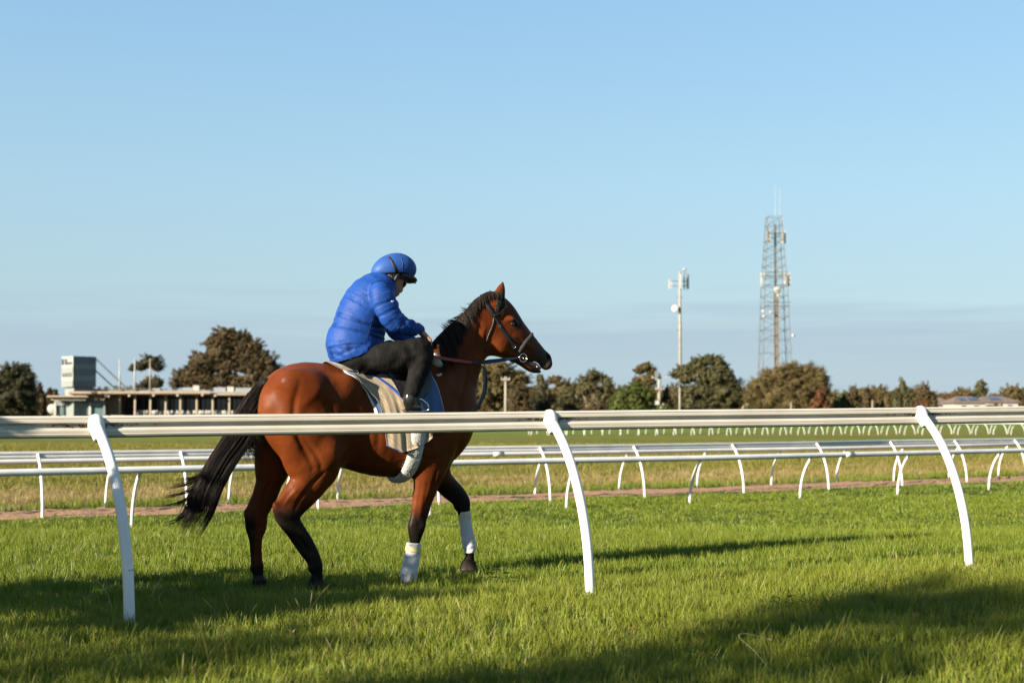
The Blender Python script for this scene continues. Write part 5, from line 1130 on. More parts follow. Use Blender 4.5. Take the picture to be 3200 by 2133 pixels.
# --- body: one continuous figure inside the clothes
Fb = Field((-.50, -.42, 1.05), (.72, .42, 2.52), .0068)
Fb.sweep(shrink(torso_r, .035), .03); Fb.sweep(shrink(arm_n, .018), .02); Fb.sweep(shrink(arm_f, .018), .02); Fb.sweep(shrink(pelvis, .035), .03)
for st in (thigh_n, shin_n): Fb.sweep(shrink(st, .014), .02); Fb.sweep(flip(shrink(st, .014)), .02)
foot = [sec((1302, 1234), (1266, 1225), .046, -.285), sec((1300, 1254), (1262, 1254), .044, -.285), sec((1288, 1258), (1276, 1280), .040, -.285), sec((1310, 1264), (1302, 1282), .036, -.29)]
Fb.sweep(shrink(foot, .01), .02); Fb.sweep(flip(shrink(foot, .01)), .02)
Fb.sweep([sec((1176, 858), (1222, 905), .058), sec((1184, 845), (1226, 885), .058)], .03)                                             # neck
Fb.sweep([sec((1204, 842), (1262, 846), .058), sec((1194, 855), (1270, 862), .072), sec((1200, 872), (1264, 880), .070), sec((1207, 890), (1256, 900), .060), sec((1214, 906), (1247, 916), .046), sec((1222, 914), (1240, 923), .034)], .02)
Fb.sweep([sec((1250, 884), (1266, 886), .012), sec((1248, 898), (1259, 903), .014), sec((1246, 906), (1258, 909), .018)], .014)       # nose
Fb.tube3([pt(1244, 913, -.02), pt(1248, 914, 0), pt(1244, 913, .02)], [.006, .008, .006], .008); Fb.tube3([pt(1240, 918, -.018), pt(1244, 919, 0), pt(1240, 918, .018)], [.007, .009, .007], .008)
Fb.tube3([pt(1245, 916, -.024), pt(1249, 916, 0), pt(1245, 916, .024)], [.003, .004, .003], .004, True)
for s_ in (-1, 1):
    Fb.blob(pt(1258, 888, s_ * .032), (.012, .018, .012), .012, 0, True); Fb.blob(pt(1257, 889, s_ * .031), (.011, .013, .010), .006)   # eyes
    Fb.blob(pt(1219, 866, s_ * .073), (.022, .010, .032), .008, .35); Fb.blob(pt(1221, 865, s_ * .082), (.011, .007, .019), .006, .35, True)
def hand(wrist, knuck, v0, side):
    """palm, four unequal bent fingers and a thumb from the side of the palm"""
    w, k = pt(*wrist, v0), pt(*knuck, v0 + .012 * side); d = (k - w); L = np.linalg.norm(d); d /= L; lat = np.array([0, 1, 0.]) ; dn = np.cross(lat, d); dn = dn if dn[2] < 0 else -dn
    for q in (-1.4, -.5, .5, 1.4): Fb.tube3([w + lat * q * .011, k + lat * q * .0165], [.019, .0135], .012)
    for j, (q, fl) in enumerate(((-1.5, .90), (-.5, 1.05), (.5, 1.0), (1.5, .80))):
        a = k + lat * q * .0175; b1 = a + (d * .75 + dn * .6) * .036 * fl; c1 = b1 + (d * .05 + dn * 1.0) * .026 * fl; e1 = c1 + (-d * .75 + dn * .5) * .019 * fl
        Fb.tube3([a, b1, c1, e1], [.0102, .0094, .0086, .0074], .004)
    tb = w + (k - w) * .35 - lat * side * .0 + lat * (-side) * .030; t1 = tb + d * .034 + dn * .020 - lat * side * .004; t2 = t1 + d * .026 + dn * .012 + lat * side * .012
    Fb.tube3([tb, t1, t2], [.0135, .0110, .0088], .006)
hand((1314, 1034), (1341, 1064), NV - .02, -1); hand((1318, 1080), (1342, 1094), FV - .10, 1)
V, Q = Fb.mesh(1); mesh_obj('body', to_world(V), Q, mskin, rider, True)
# --- clothes
def chain_s(V, st):
    """distance measure to a limb and the running length along it"""
    P = spline(st, 4); seg = np.r_[0, np.cumsum(np.hypot(np.diff(P[:, 0]), np.diff(P[:, 2])))]; best = np.full(len(V), 9.); S = np.zeros(len(V))
    for i in range(len(P) - 1):
        a, b = P[i], P[i + 1]; dx, dz = b[0] - a[0], b[2] - a[2]; L2 = dx * dx + dz * dz
        t = np.clip(((V[:, 0] - a[0]) * dx + (V[:, 2] - a[2]) * dz) / L2, 0, 1); p2 = (V[:, 0] - a[0] - t * dx) ** 2 + (V[:, 2] - a[2] - t * dz) ** 2
        ra, rb, vc = (a[j] + (b[j] - a[j]) * t for j in (3, 4, 1)); e = np.sqrt(p2 / ra ** 2 + ((V[:, 1] - vc) / rb) ** 2); q = e < best; best[q] = e[q]; S[q] = (seg[i] + t * (seg[i + 1] - seg[i]))[q]
    return best, S
Fj = Field((-.50, -.42, 1.35), (.62, .42, 2.36), .0058)
Fj.sweep(torso_r, .03); Fj.sweep(arm_n, .022); Fj.sweep(arm_f, .022)
Fj.sweep([sec((1024, 1082), (1192, 1070), .184), sec((1034, 1110), (1186, 1080), .190), sec((1052, 1130), (1160, 1088), .186)], .02)
Fj.blob(pt(1300, 1048, NV - .02) + (.016, 0, .014), (.012, .034, .030), .01, -.5, True)
V, Q = Fj.mesh(2)
h0, h1 = pt(1048, 1131, 0), pt(1190, 1074, 0); hz = h0[2] + (V[:, 0] - h0[0]) / (h1[0] - h0[0]) * (h1[2] - h0[2]); V[:, 2] = np.where(V[:, 0] < h1[0] + .01, np.maximum(V[:, 2], hz), V[:, 2])
nrm = normals(V, Q); dt, S_t = chain_s(V, torso_r); dn_, S_n = chain_s(V, arm_n); df, S_f = chain_s(V, arm_f)
which = np.argmin(np.stack([dt, dn_ * 1.0, df], 1), 1); S = np.where(which == 0, S_t + .006 * np.sin(V[:, 1] * 17), np.where(which == 1, S_n, S_f)); PER = np.where(which == 0, .056, .062)
phs = np.abs(np.sin(pi * S / PER)); puff = phs ** .45
wr = np.array([mn.noise((p[0] * 14, p[1] * 9, p[2] * 26)) + .6 * mn.noise((p[0] * 34, p[1] * 24, p[2] * 60)) for p in V])
crk = np.array([mn.noise((p[0] * 22 + p[2] * 20, p[1] * 14, p[2] * 22 - p[0] * 12)) for p in V])
el = np.exp(-(((V[:, 0] - pt(1225, 1000, 0)[0]) / .12) ** 2 + ((V[:, 2] - pt(1225, 1000, 0)[2]) / .13) ** 2)) * (which > 0)
hem = np.exp(-((V[:, 2] - pt(1100, 1100, 0)[2]) / .075) ** 2) * (which == 0)
amp = .0085 * (puff - .8) + .0020 * wr + (.012 * el + .010 * hem) * crk
V2 = relax(V + nrm * amp[:, None], Q, .45)
mj, nt, b = newmat('blue_quilted_nylon'); at = N(nt, 'ShaderNodeAttribute'); at.attribute_name = 'stitch'
n1 = noise(nt, 5, 4); n2 = noise(nt, 70, 4, .6, stretch=(1, 1, 2.2)); c = ramp(nt, n1.outputs['Fac'], [(.3, (.0056, .032, .155)), (.7, (.0085, .044, .205))]).outputs[0]
c = mixc(nt, math2(nt, 'MULTIPLY', at.outputs['Fac'], .8), c, (.002, .011, .065)); nt.links.new(c, b.inputs['Base Color']); b.inputs['Roughness'].default_value = .55; b.inputs['Specular IOR Level'].default_value = .16
bp = N(nt, 'ShaderNodeBump'); bp.inputs['Strength'].default_value = .35; bp.inputs['Distance'].default_value = .008; nt.links.new(n2.outputs['Fac'], bp.inputs['Height']); nt.links.new(bp.outputs[0], b.inputs['Normal'])
jk = mesh_obj('jacket', to_world(V2), Q, mj, rider, True); add_attr(jk, 'stitch', np.clip(1 - phs / .16, 0, 1))
BVJ = BVHTree.FromPolygons([Vector(p) for p in to_world(V2)], [tuple(int(i) for i in q) for q in Q])
def on_mesh(B, px, py, lift=.003):
    h, n, i, d = B.ray_cast(Vector((0, 0, EYE)), ray(px, py)); return (h + n * lift, n) if h is not None else (None, None)
# small white mark on the sleeve and the side seam
M['white_print'] = pmat('white_print', (.75, .75, .75), None, 5, .5)
for x0, y0, x1, y1 in ((1222, 939, 1223, 943), (1223.2, 941.5, 1225.6, 941), (1226.5, 942.5, 1228.5, 940)):
    a, n = on_mesh(BVJ, x0, y0); c, n2 = on_mesh(BVJ, x1, y1)
    if a is not None and c is not None: MB().ribbon([a, (a + c) / 2, c], [n, n, n2], .0035, .001).build('sleeve_print', M['white_print'], jk)
pts = [on_mesh(BVJ, x, y, .001) for x, y in ((1164, 985), (1162, 1000), (1157, 1020), (1151, 1040), (1147, 1058))]
pts = [p for p in pts if p[0] is not None]
MB().ribbon([p[0] for p in pts], [p[1] for p in pts], .005, .002).build('side_seam', pmat('dark_blue_seam', (.004, .016, .09), None, 9, .6), jk)
mt, nt, b = newmat('black_trouser_cloth'); n1 = noise(nt, 6, 4); n2 = noise(nt, 420, 3); n3 = noise(nt, 20, 4, .6, stretch=(1, 1, .5))
nt.links.new(ramp(nt, n1.outputs['Fac'], [(.3, (.0040, .0038, .0039)), (.7, (.0062, .0060, .0061))]).outputs[0], b.inputs['Base Color']); b.inputs['Roughness'].default_value = .8; b.inputs['Specular IOR Level'].default_value = .12
bp = N(nt, 'ShaderNodeBump'); bp.inputs['Strength'].default_value = .2; bp.inputs['Distance'].default_value = .003; nt.links.new(n2.outputs['Fac'], bp.inputs['Height']); b3 = N(nt, 'ShaderNodeBump'); b3.inputs['Strength'].default_value = .5; b3.inputs['Distance'].default_value = .02; nt.links.new(n3.outputs['Fac'], b3.inputs['Height']); nt.links.new(b3.outputs[0], bp.inputs['Normal']); nt.links.new(bp.outputs[0], b.inputs['Normal'])
Ft = Field((-.48, -.42, 1.05), (.66, .42, 1.86), .0068)
Ft.sweep(pelvis, .03)
for st in (thigh_n, shin_n): Ft.sweep(st, .022); Ft.sweep(flip(st), .022)
V, Q = Ft.mesh(2); nrm = normals(V, Q)
wr = np.array([mn.noise((p[0] * 10 + p[2] * 16, p[1] * 8, p[2] * 10 - p[0] * 14)) for p in V]); kn = np.exp(-(((V[:, 0] - pt(1300, 1110, -.26)[0]) / .14) ** 2 + ((V[:, 2] - pt(1300, 1110, -.26)[2]) / .14) ** 2))
tr_ = mesh_obj('trousers', to_world(V + nrm * ((.005 + .012 * kn) * wr)[:, None]), Q, mt, rider, True)
p, n = on_mesh(BVHTree.FromPolygons([Vector(q) for q in to_world(V)], [tuple(int(i) for i in q) for q in Q]), 1096, 1117, .003)
if p is not None: MB().lathe(p, n, [(.004, 0), (.011, 0), (.011, .004), (.004, .004)], 12).build('eyelet', pmat('brass', (.55, .45, .28), None, 5, .3, metal=.8), tr_)
M['patent'] = pmat('black_patent_leather', (.006, .006, .006), (.011, .010, .010), 20, .13, .12, 25, spec=.6, coat=.6)
for nm, st in (('boot', foot), ('boot', flip(foot))):
    Fo = Field((.02, -.40, 1.02), (.66, .40, 1.42), .0062); Fo.sweep([[s[0], s[1], s[2], s[3] + .004, s[4] + .004] for s in st], .02); V, Q = Fo.mesh(2); bo = mesh_obj(nm, to_world(V), Q, M['patent'], rider, True)
    v = st[-1][1]; MB().ribbon([hw(*hp(1262, 1279, v)), hw(*hp(1285, 1283.5, v)), hw(*hp(1316, 1283, v))], [Vector((0, 0, -1))] * 3, .075, .010).build('sole', M['black_gap'], bo)
# --- helmet
hc_ = pt(1232, 838, 0); uh = .142; hang = radians(-20)
ax1 = np.array([cos(hang), 0, sin(hang)]); ax3 = np.array([-sin(hang), 0, cos(hang)])
Fh = Field((-.05, -.16, 2.02), (.40, .16, 2.54), .0055)
Fh.sweep([sec((1167, 838), (1180, 858), .048), sec((1177, 822), (1200, 870), .080), sec((1198, 801), (1228, 880), .106), sec((1228, 791), (1250, 882), .112), sec((1252, 797), (1262, 880), .104), sec((1268, 812), (1272, 874), .080), sec((1279, 840), (1279, 870), .050)], .02)
V, Q = Fh.mesh(2)
# trim to the rim line: rear low edge, over the ear, down to the peak
e0, e1, e2 = pt(1168, 857, 0), pt(1243, 854, 0), pt(1300, 872, 0)
rim = np.where(V[:, 0] < e1[0], e0[2] + (V[:, 0] - e0[0]) / (e1[0] - e0[0]) * (e1[2] - e0[2]), e1[2] + (V[:, 0] - e1[0]) / (e2[0] - e1[0]) * (e2[2] - e1[2]))
V[:, 2] = np.maximum(V[:, 2], rim)
mhel, nt, b = newmat('blue_satin_cap'); n1 = noise(nt, 8, 3); nt.links.new(ramp(nt, n1.outputs['Fac'], [(.3, (.013, .048, .185)), (.7, (.019, .062, .225))]).outputs[0], b.inputs['Base Color']); b.inputs['Roughness'].default_value = .52; b.inputs['Specular IOR Level'].default_value = .2
n2 = noise(nt, 18, 3, stretch=(1, 1, 2)); bp = N(nt, 'ShaderNodeBump'); bp.inputs['Strength'].default_value = .25; bp.inputs['Distance'].default_value = .01; nt.links.new(n2.outputs['Fac'], bp.inputs['Height']); nt.links.new(bp.outputs[0], b.inputs['Normal'])
HWm = to_world(V); hel = mesh_obj('helmet', HWm, Q, mhel, rider, True)
BVN = BVHTree.FromPolygons([Vector(q) for q in HWm], [tuple(int(i) for i in q) for q in Q])
mbk = pmat('black_webbing', (.006, .006, .0065), (.011, .011, .0115), 40, .6)
def band(B, pix, w, th, name, m, parent, both=True, lift=.002):
    pts = [on_mesh(B, x, y, lift) for x, y in pix]; pts = [p for p in pts if p[0] is not None]
    P = [p[0] for p in pts]; Nn = [p[1] for p in pts]
    if both: P2 = [mirror(p) for p in P][::1]; N2 = [mirror_n(n) for n in Nn]
    o = MB().ribbon(P, Nn, w, th).build(name, m, parent, True)
    if both: MB().ribbon(P2, N2, w, th).build(name, m, parent, True)
    return o
band(BVN, [(1209, 795), (1216, 804), (1224, 816), (1232, 832), (1240, 850)], .020, .003, 'goggle_strap', mbk, hel)
band(BVN, [(1250, 794), (1255, 808), (1258, 826), (1257, 846), (1259, 858)], .004, .002, 'panel_seam', pmat('seam_blue', (.010, .04, .17), None, 5, .5), hel)
# peak: a curved, gently drooping blade
vs = []; n = 15
for k in range(n):
    q = -1 + 2 * k / (n - 1); i0 = pt(1287 - 44 * q * q, 866 - 6 * q * q, q * .092); o0 = pt(1300 - 60 * abs(q) ** 2.2, 886 - 22 * abs(q) ** 2.2, q * .100)
    for p, dz in ((i0, .006), (o0, .004), (o0, -.003), (i0, -.010)): vs.append(hw(p[0], p[1], p[2] + dz))
fs = [(4 * i + k, 4 * i + (k + 1) % 4, 4 * i + 4 + (k + 1) % 4, 4 * i + 4 + k) for i in range(n - 1) for k in range(4)]
MB().add(vs, fs).build('peak', mbk, hel, True)
# lining that shows under the shell, ear harness and goggles
Fl = Field((-.02, -.15, 1.98), (.38, .15, 2.40), .006); Fl.sweep([sec((1238, 846), (1256, 878), .098), sec((1262, 852), (1270, 884), .090), sec((1282, 862), (1284, 886), .080), sec((1292, 868), (1292, 885), .055)], .015); V, Q = Fl.mesh(1); mesh_obj('lining', to_world(V), Q, mbk, hel, True)
for s_ in (-1, 1):
    v = s_ * .080
    MB().tube([hw(*pt(1243, 853, v * 1.08)), hw(*pt(1240, 866, v * 1.04)), hw(*pt(1231, 879, v)), hw(*pt(1222, 886, v * .92)), hw(*pt(1222, 908, v * .5))], [.012, .014, .014, .012, .006], 8).build('harness', mbk, hel, True)
    MB().tube([hw(*pt(1192, 856, v * .9)), hw(*pt(1200, 870, v * .98)), hw(*pt(1210, 882, v * .98)), hw(*pt(1222, 888, v * .92))], [.010, .010, .010, .009], 8).build('harness', mbk, hel, True)
Fg = Field((.10, -.12, 1.98), (.36, .12, 2.34), .006); Fg.sweep([sec((1250, 872), (1268, 872), .066), sec((1250, 886), (1266, 888), .060), sec((1250, 893), (1262, 895), .050)], .01); V, Q = Fg.mesh(1); mesh_obj('goggles', to_world(V), Q, M['patent'], rider, True)
# ================================================================== tack, each a thing that lies on the horse
def uz(pix, v=-.2): a = np.array([hp(x, y, v) for x, y in pix]); return a[:, 0], a[:, 2]
def drape(rear, front, bottom, lift, ncol=46, nrow=44, ripple=.006, seed=0, far=True, th=.006):
    """cloth laid over the back: each column starts on the spine, follows the barrel and then hangs plumb"""
    (ur, zr), (uf, zf) = uz(rear), uz(front); bs = np.array([b[0] for b in bottom]); bz = np.array([hp(b[1], b[2], -.24)[2] for b in bottom])
    grids = []
    for side in ((-1, 1) if far else (-1,)):
        G = np.zeros((ncol, nrow, 3))
        for c in range(ncol):
            s = c / (ncol - 1); zb = np.interp(s, bs, bz); pts = []; vm = 0
            for th_ in np.linspace(0, pi * .62, 60):
                zc = 1.15; z_est = zc + cos(th_) * .4; u = 0
                for _ in range(2):
                    ua = np.interp(z_est, zr[::-1], ur[::-1]); ub = np.interp(z_est, zf[::-1], uf[::-1]); u = ua + (ub - ua) * s
                    o = hw(u, side * sin(th_) * 1.2, zc + cos(th_) * 1.2); h, n, i, d = BVH.ray_cast(o, (hw(u, 0, zc) - o).normalized())
                    if h is None: break
                    z_est = h.z
                if h is None: continue
                p = h + n * lift; v = abs((p - HO).dot(HV)); vm = max(vm, v); pts.append((u, vm, p.z))
            A = np.array(pts); k = np.argmax(A[:, 1]); hang = [(A[k, 0], A[k, 1], z) for z in np.linspace(A[k, 2], zb - .02, 30)[1:]]
            for j in range(len(hang)):
                z = hang[j][2]; ua = np.interp(z, zr[::-1], ur[::-1]); ub = np.interp(z, zf[::-1], uf[::-1]); hang[j] = (ua + (ub - ua) * s, hang[j][1] + .010 * (A[k, 2] - z), z)
            A = np.vstack([A[:k + 1], np.array(hang)]); A = A[A[:, 2] >= zb] if (A[:, 2] >= zb).sum() > 3 else A[:4]
            L = np.r_[0, np.cumsum(np.linalg.norm(np.diff(A, axis=0), axis=1))]; q = np.linspace(0, L[-1], nrow)
            B = np.stack([np.interp(q, L, A[:, k]) for k in range(3)], 1)
            w = np.clip((q / L[-1] - .25) * 2, 0, 1); B[:, 1] += ripple * w * (np.sin(s * 17 + seed + q * 3) + .6 * np.sin(s * 41 + q * 9 + seed) + 1)
            B[:, 1] *= side; G[c] = B
        grids.append(G)
    return grids
def cloth(name, grids, m, parent=None, th=.005, **pr):
    V = []; F = []; UV = []
    if len(grids) == 2: G = np.concatenate([grids[1][:, ::-1], grids[0][:, 1:]], 1)
    else: G = grids[0]
    nc, nr = G.shape[:2]; W = to_world(G.reshape(-1, 3)).reshape(nc, nr, 3)
    du = np.gradient(W, axis=0); dv_ = np.gradient(W, axis=1); nn = np.cross(du, dv_); nn /= np.maximum(np.linalg.norm(nn, axis=2), 1e-9)[..., None]
    out = W + nn * th; both = np.concatenate([W.reshape(-1, 3), out.reshape(-1, 3)]); n = nc * nr
    for i in range(nc - 1):
        for j in range(nr - 1):
            a = i * nr + j; F.append((a, a + 1, a + nr + 1, a + nr)); F.append((n + a, n + a + nr, n + a + nr + 1, n + a + 1))
    for i in range(nc - 1):
        for j in (0, nr - 1): a = i * nr + j; F.append((a, a + nr, n + a + nr, n + a))
    for j in range(nr - 1):
        for i in (0, nc - 1): a = i * nr + j; F.append((a, a + 1, n + a + 1, n + a))
    o = mesh_obj(name, both, np.array(F), m, parent, True, **pr)
    Ls = np.zeros((nc, nr)); Ls[1:] = np.cumsum(np.linalg.norm(np.diff(W, axis=0), axis=2).mean(1))[:, None]; Lt = np.zeros((nc, nr)); Lt[:, 1:] = np.cumsum(np.linalg.norm(np.diff(W, axis=1), axis=2), axis=1)
    add_attr(o, 'ws', np.tile(Ls.ravel(), 2)); add_attr(o, 'wt', np.tile(Lt.ravel(), 2)); return o, W, nn
# --- blue saddle cloth with white binding
loc = tuple(hw(*hp(1250, 1190, 0)))
scl = thing('saddle_cloth', loc, 'blue saddle cloth with white binding showing around the checked rug and rider\'s boot', 'saddle cloth')
M['pad_blue'] = pmat('faded_blue_cloth', (.032, .070, .165), (.042, .088, .195), 9, .85, .25, 120, sheen=.1)
M['pad_white'] = pmat('white_cotton', (.42, .42, .43), (.50, .50, .50), 12, .85, .2, 150)
gS = drape([(1096, 1165), (1132, 1181), (1152, 1211), (1166, 1247), (1177, 1284), (1178, 1352)], [(1335, 1140), (1352, 1172), (1368, 1220), (1380, 1281), (1388, 1352)], [(0, 1168, 1350), (1, 1388, 1352)], .012, ripple=.003)
o_, W, nn = cloth('cloth', gS, M['pad_blue'], scl, .006)
def edge_binding(W, nn, which, w, m, name, parent, inset=0, lift=.007):
    if which == 'rear': P, Q_ = W[inset], nn[inset]
    elif which == 'front': P, Q_ = W[-1 - inset], nn[-1 - inset]
    elif which == 'near': P, Q_ = W[:, -1 - inset], nn[:, -1 - inset]
    else: P, Q_ = W[:, inset], nn[:, inset]
    return MB().ribbon([Vector(p + q * lift * .9) for p, q in zip(P, Q_)], [Vector(q) for q in Q_], w, .004).build(name, m, parent, True)
edge_binding(W, nn, 'rear', .042, M['pad_white'], 'binding', scl); edge_binding(W, nn, 'near', .03, M['pad_white'], 'binding', scl, 1); edge_binding(W, nn, 'far', .03, M['pad_white'], 'binding', scl, 1); edge_binding(W, nn, 'front', .012, M['pad_white'], 'binding', scl)
# --- checked rug
mr, nt, b = newmat('checked_wool')
a1 = N(nt, 'ShaderNodeAttribute'); a1.attribute_name = 'ws'; a2 = N(nt, 'ShaderNodeAttribute'); a2.attribute_name = 'wt'
def lines(src, per, wid):
    f = math2(nt, 'FRACT', math2(nt, 'DIVIDE', src, per), 0); return math2(nt, 'LESS_THAN', f, wid)
n1 = noise(nt, 14, 4); n2 = noise(nt, 340, 3)
chk = math2(nt, 'MAXIMUM', lines(a1.outputs['Fac'], .042, .17), lines(a2.outputs['Fac'], .042, .17)); chk2 = math2(nt, 'MAXIMUM', lines(a1.outputs['Fac'], .168, .045), lines(a2.outputs['Fac'], .168, .045))
c = ramp(nt, n1.outputs['Fac'], [(.3, (.225, .178, .112)), (.7, (.29, .235, .155))]).outputs[0]
c = mixc(nt, math2(nt, 'MULTIPLY', chk, .34), c, (.055, .045, .033)); c = mixc(nt, math2(nt, 'MULTIPLY', chk2, .4), c, (.025, .025, .035))
nt.links.new(c, b.inputs['Base Color']); b.inputs['Roughness'].default_value = .95; b.inputs['Sheen Weight'].default_value = .2
bp = N(nt, 'ShaderNodeBump'); bp.inputs['Strength'].default_value = .5; bp.inputs['Distance'].default_value = .003; nt.links.new(n2.outputs['Fac'], bp.inputs['Height']); nt.links.new(bp.outputs[0], b.inputs['Normal'])
rug = thing('rug', loc, 'tan checked wool rug with blue trim lying under the rider behind his leg', 'rug')
gR = drape([(1050, 1140), (1090, 1166), (1124, 1184), (1154, 1209), (1175, 1241), (1187, 1284), (1196, 1340), (1203, 1393), (1210, 1420)], [(1290, 1135), (1296, 1180), (1304, 1240), (1318, 1300), (1340, 1345), (1348, 1365), (1350, 1420)], [(0, 1203, 1390), (.15, 1222, 1404), (.28, 1244, 1414), (.5, 1280, 1405), (.8, 1322, 1386), (.93, 1338, 1370), (1, 1347, 1352)], .024, ripple=.005, seed=2)
o_, W, nn = cloth('cloth', gR, mr, rug, .006)
M['trim_blue'] = pmat('blue_braid', (.007, .034, .19), (.011, .046, .23), 30, .8, .2, 300)
edge_binding(W, nn, 'near', .014, M['trim_blue'], 'binding', rug); edge_binding(W, nn, 'far', .014, M['trim_blue'], 'binding', rug); edge_binding(W, nn, 'front', .014, M['trim_blue'], 'binding', rug)
nw = W.reshape(-1, 3); nc_, nr_ = W.shape[:2]
BVR = BVHTree.FromPolygons([Vector(p) for p in (W + nn * .006).reshape(-1, 3)], [(i * nr_ + j, i * nr_ + j + 1, (i + 1) * nr_ + j + 1, (i + 1) * nr_ + j) for i in range(nc_ - 1) for j in range(nr_ - 1)])
def on_rug(px, py, lift=.002):
    h, n, i, d = BVR.ray_cast(Vector((0, 0, EYE)), ray(px, py)); 
    if h is None: return None
    if n.dot(Vector((0, -1, 0))) < 0: n = -n
    return h + n * lift, n
def rug_band(pix, w, name):
    pp = spline([(x, y, 0, 0, 0) for x, y in pix], 6)[:, :2]; q = [on_rug(x, y) for x, y in pp]; q = [k for k in q if k]
    if len(q) > 2:
        MB().ribbon([k[0] for k in q], [k[1] for k in q], w, .005).build(name, M['trim_blue'], rug, True)
        MB().ribbon([mirror(k[0]) for k in q], [mirror_n(k[1]) for k in q], w, .005).build(name, M['trim_blue'], rug, True)
rug_band([(1056, 1152), (1076, 1159), (1102, 1162), (1138, 1164), (1166, 1172), (1200, 1194), (1230, 1217), (1262, 1246)], .030, 'trim'); rug_band([(1151, 1146), (1149, 1155), (1147, 1164)], .038, 'trim')
# --- saddle: flap, seat, leather and stirrup
sd = thing('saddle', loc, 'black racing saddle mostly hidden under the rider\'s bent leg', 'saddle')
M['leather'] = pmat('black_leather', (.007, .0063, .006), (.012, .011, .010), 18, .32, .2, 120, spec=.5)
gF = drape([(1222, 1140), (1232, 1190), (1250, 1250), (1262, 1290)], [(1340, 1140), (1352, 1168), (1346, 1205), (1325, 1250), (1312, 1290)], [(0, 1245, 1240), (.4, 1275, 1268), (.7, 1300, 1268), (1, 1335, 1225)], .034, 24, 26, .001)
cloth('flap', gF, M['leather'], sd, .007)
gT = drape([(1120, 1140), (1130, 1175)], [(1338, 1120), (1340, 1170)], [(0, 1130, 1166), (1, 1338, 1150)], .045, 20, 12, .0); cloth('seat', gT, M['leather'], sd, .010)
for s_ in (-1, 1):
    v = -.300 * (-s_) if s_ > 0 else -.300; v = abs(v) * s_
    top = hw(*hp(1290, 1180, v * .8)); crown = hw(*hp(1303, 1243, v)); MB().ribbon([top, (top + crown) / 2, crown], [HV * s_] * 3, .022, .004).build('stirrup_leather', M['leather'], sd)
    pts = [hw(*hp(x, y, vv)) for x, y, vv in ((1262, 1284, v - .05 * s_), (1280, 1285, v - .02), (1318, 1286, v + .02 * s_), (1342, 1279, v + .045 * s_), (1336, 1262, v + .045 * s_), (1322, 1249, v + .03 * s_), (1304, 1243, v), (1285, 1250, v - .045 * s_), (1268, 1268, v - .055 * s_), (1262, 1284, v - .05 * s_))]
    MB().tube(pts, .0055, 8).build('stirrup', pmat('polished_steel', (.55, .55, .56), (.65, .65, .66), 9, .15, metal=1), sd, True)
# --- pale pad at the withers
Fw = Field((.02, -.22, 1.40), (.82, .22, 1.92), .008)
u0, _, z0 = hp(1362, 1128, -.12); Fw.blob((u0, -.115, z0), (.042, .03, .034), .03, -.5); u1, _, z1 = hp(1374, 1140, -.125); Fw.blob((u1, -.125, z1), (.030, .022, .026), .02); u1, _, z1 = hp(1348, 1116, -.09); Fw.blob((u1, -.09, z1), (.04, .05, .02), .03)
u1, _, z1 = hp(1340, 1112, 0); Fw.blob((u1, 0, z1), (.05, .11, .022), .03); u1, _, z1 = hp(1358, 1124, .11); Fw.blob((u1, .115, z1), (.05, .03, .04), .03)
V, Q = Fw.mesh(1); nrm = normals(V, Q); V += nrm * np.array([.006 * mn.noise((p[0] * 30, p[1] * 30, p[2] * 30)) for p in V])[:, None]
o = mesh_obj('wither_pad', to_world(V) - np.array(loc), Q, pmat('cream_fleece', (.31, .29, .235), (.39, .375, .32), 30, .95, .6, 120), None, True, label='small cream fleece pad bunched at the withers beside the rider\'s knee', cat='pad'); o.location = loc
mb = MB(); p0, n0 = on_horse(1368, 1174, .012); mb.ball(p0, .012, 8, 6, (1.6, .7, .9)); mb.ball(p0 + Vector((.016, -.004, .006)), .009, 8, 6, (1.2, .8, 1)); top_mesh('cloth_knot', mb, M['pad_white'], tuple(p0), 'tiny white knotted cloth tie at the front edge of the blue saddle cloth', 'tie', True)
# --- sheepskin girth sleeve round the belly
wool = pmat('white_sheepskin', (.33, .335, .31), (.43, .43, .405), 30, .95, .9, 70, sheen=.3)
ug = hp(1292, 1440, -.22)[0]; TP = spline(torso, 6); kk = np.argmin(np.abs(TP[:, 0] - ug)); zc_, ra_, rb_ = TP[kk, 2], TP[kk, 3], TP[kk, 4]; path = []
for th_ in np.linspace(radians(82), radians(278), 44):
    p = hw(ug - .03 + .05 * abs(sin(th_)), -sin(th_) * (rb_ + .028), zc_ + cos(th_) * (ra_ + .018)); path.append((p, (HV * (-sin(th_) / rb_) + Vector((0, 0, cos(th_) / ra_))).normalized()))
gl_ = tuple(path[len(path) // 2][0]); vs = []; n_ = 14
for p, n in path:
    for k in range(n_): q = 2 * pi * k / n_; vs.append(p + HU * (cos(q) * .060) + n * (sin(q) * .026))
fs = [(i * n_ + k, i * n_ + (k + 1) % n_, (i + 1) * n_ + (k + 1) % n_, (i + 1) * n_ + k) for i in range(len(path) - 1) for k in range(n_)] + [tuple(reversed(range(n_))), tuple((len(path) - 1) * n_ + k for k in range(n_))]
gi_ = thing('girth', gl_, 'fluffy white sheepskin girth sleeve round the horse\'s belly behind the foreleg', 'girth'); MB().add(vs, fs).build('sleeve', wool, gi_, True)
fz = []; r = np.random.default_rng(21)
for i in range(1600):
    p, n = path[r.integers(0, len(path) - 1)]; q = r.uniform(0, 2 * pi); d_ = (HU * cos(q) * .060 + n * sin(q) * .026); out = (HU * cos(q) * .5 + n * sin(q)).normalized(); p1 = p + d_ + Vector(r.normal(0, .004, 3)); L = r.uniform(.002, .006)
    t_ = Vector(r.normal(0, .5, 3)); fz.append([np.array(p1), np.array(p1 + (out + t_ * .4) * L * .6), np.array(p1 + (out + t_) * L)])
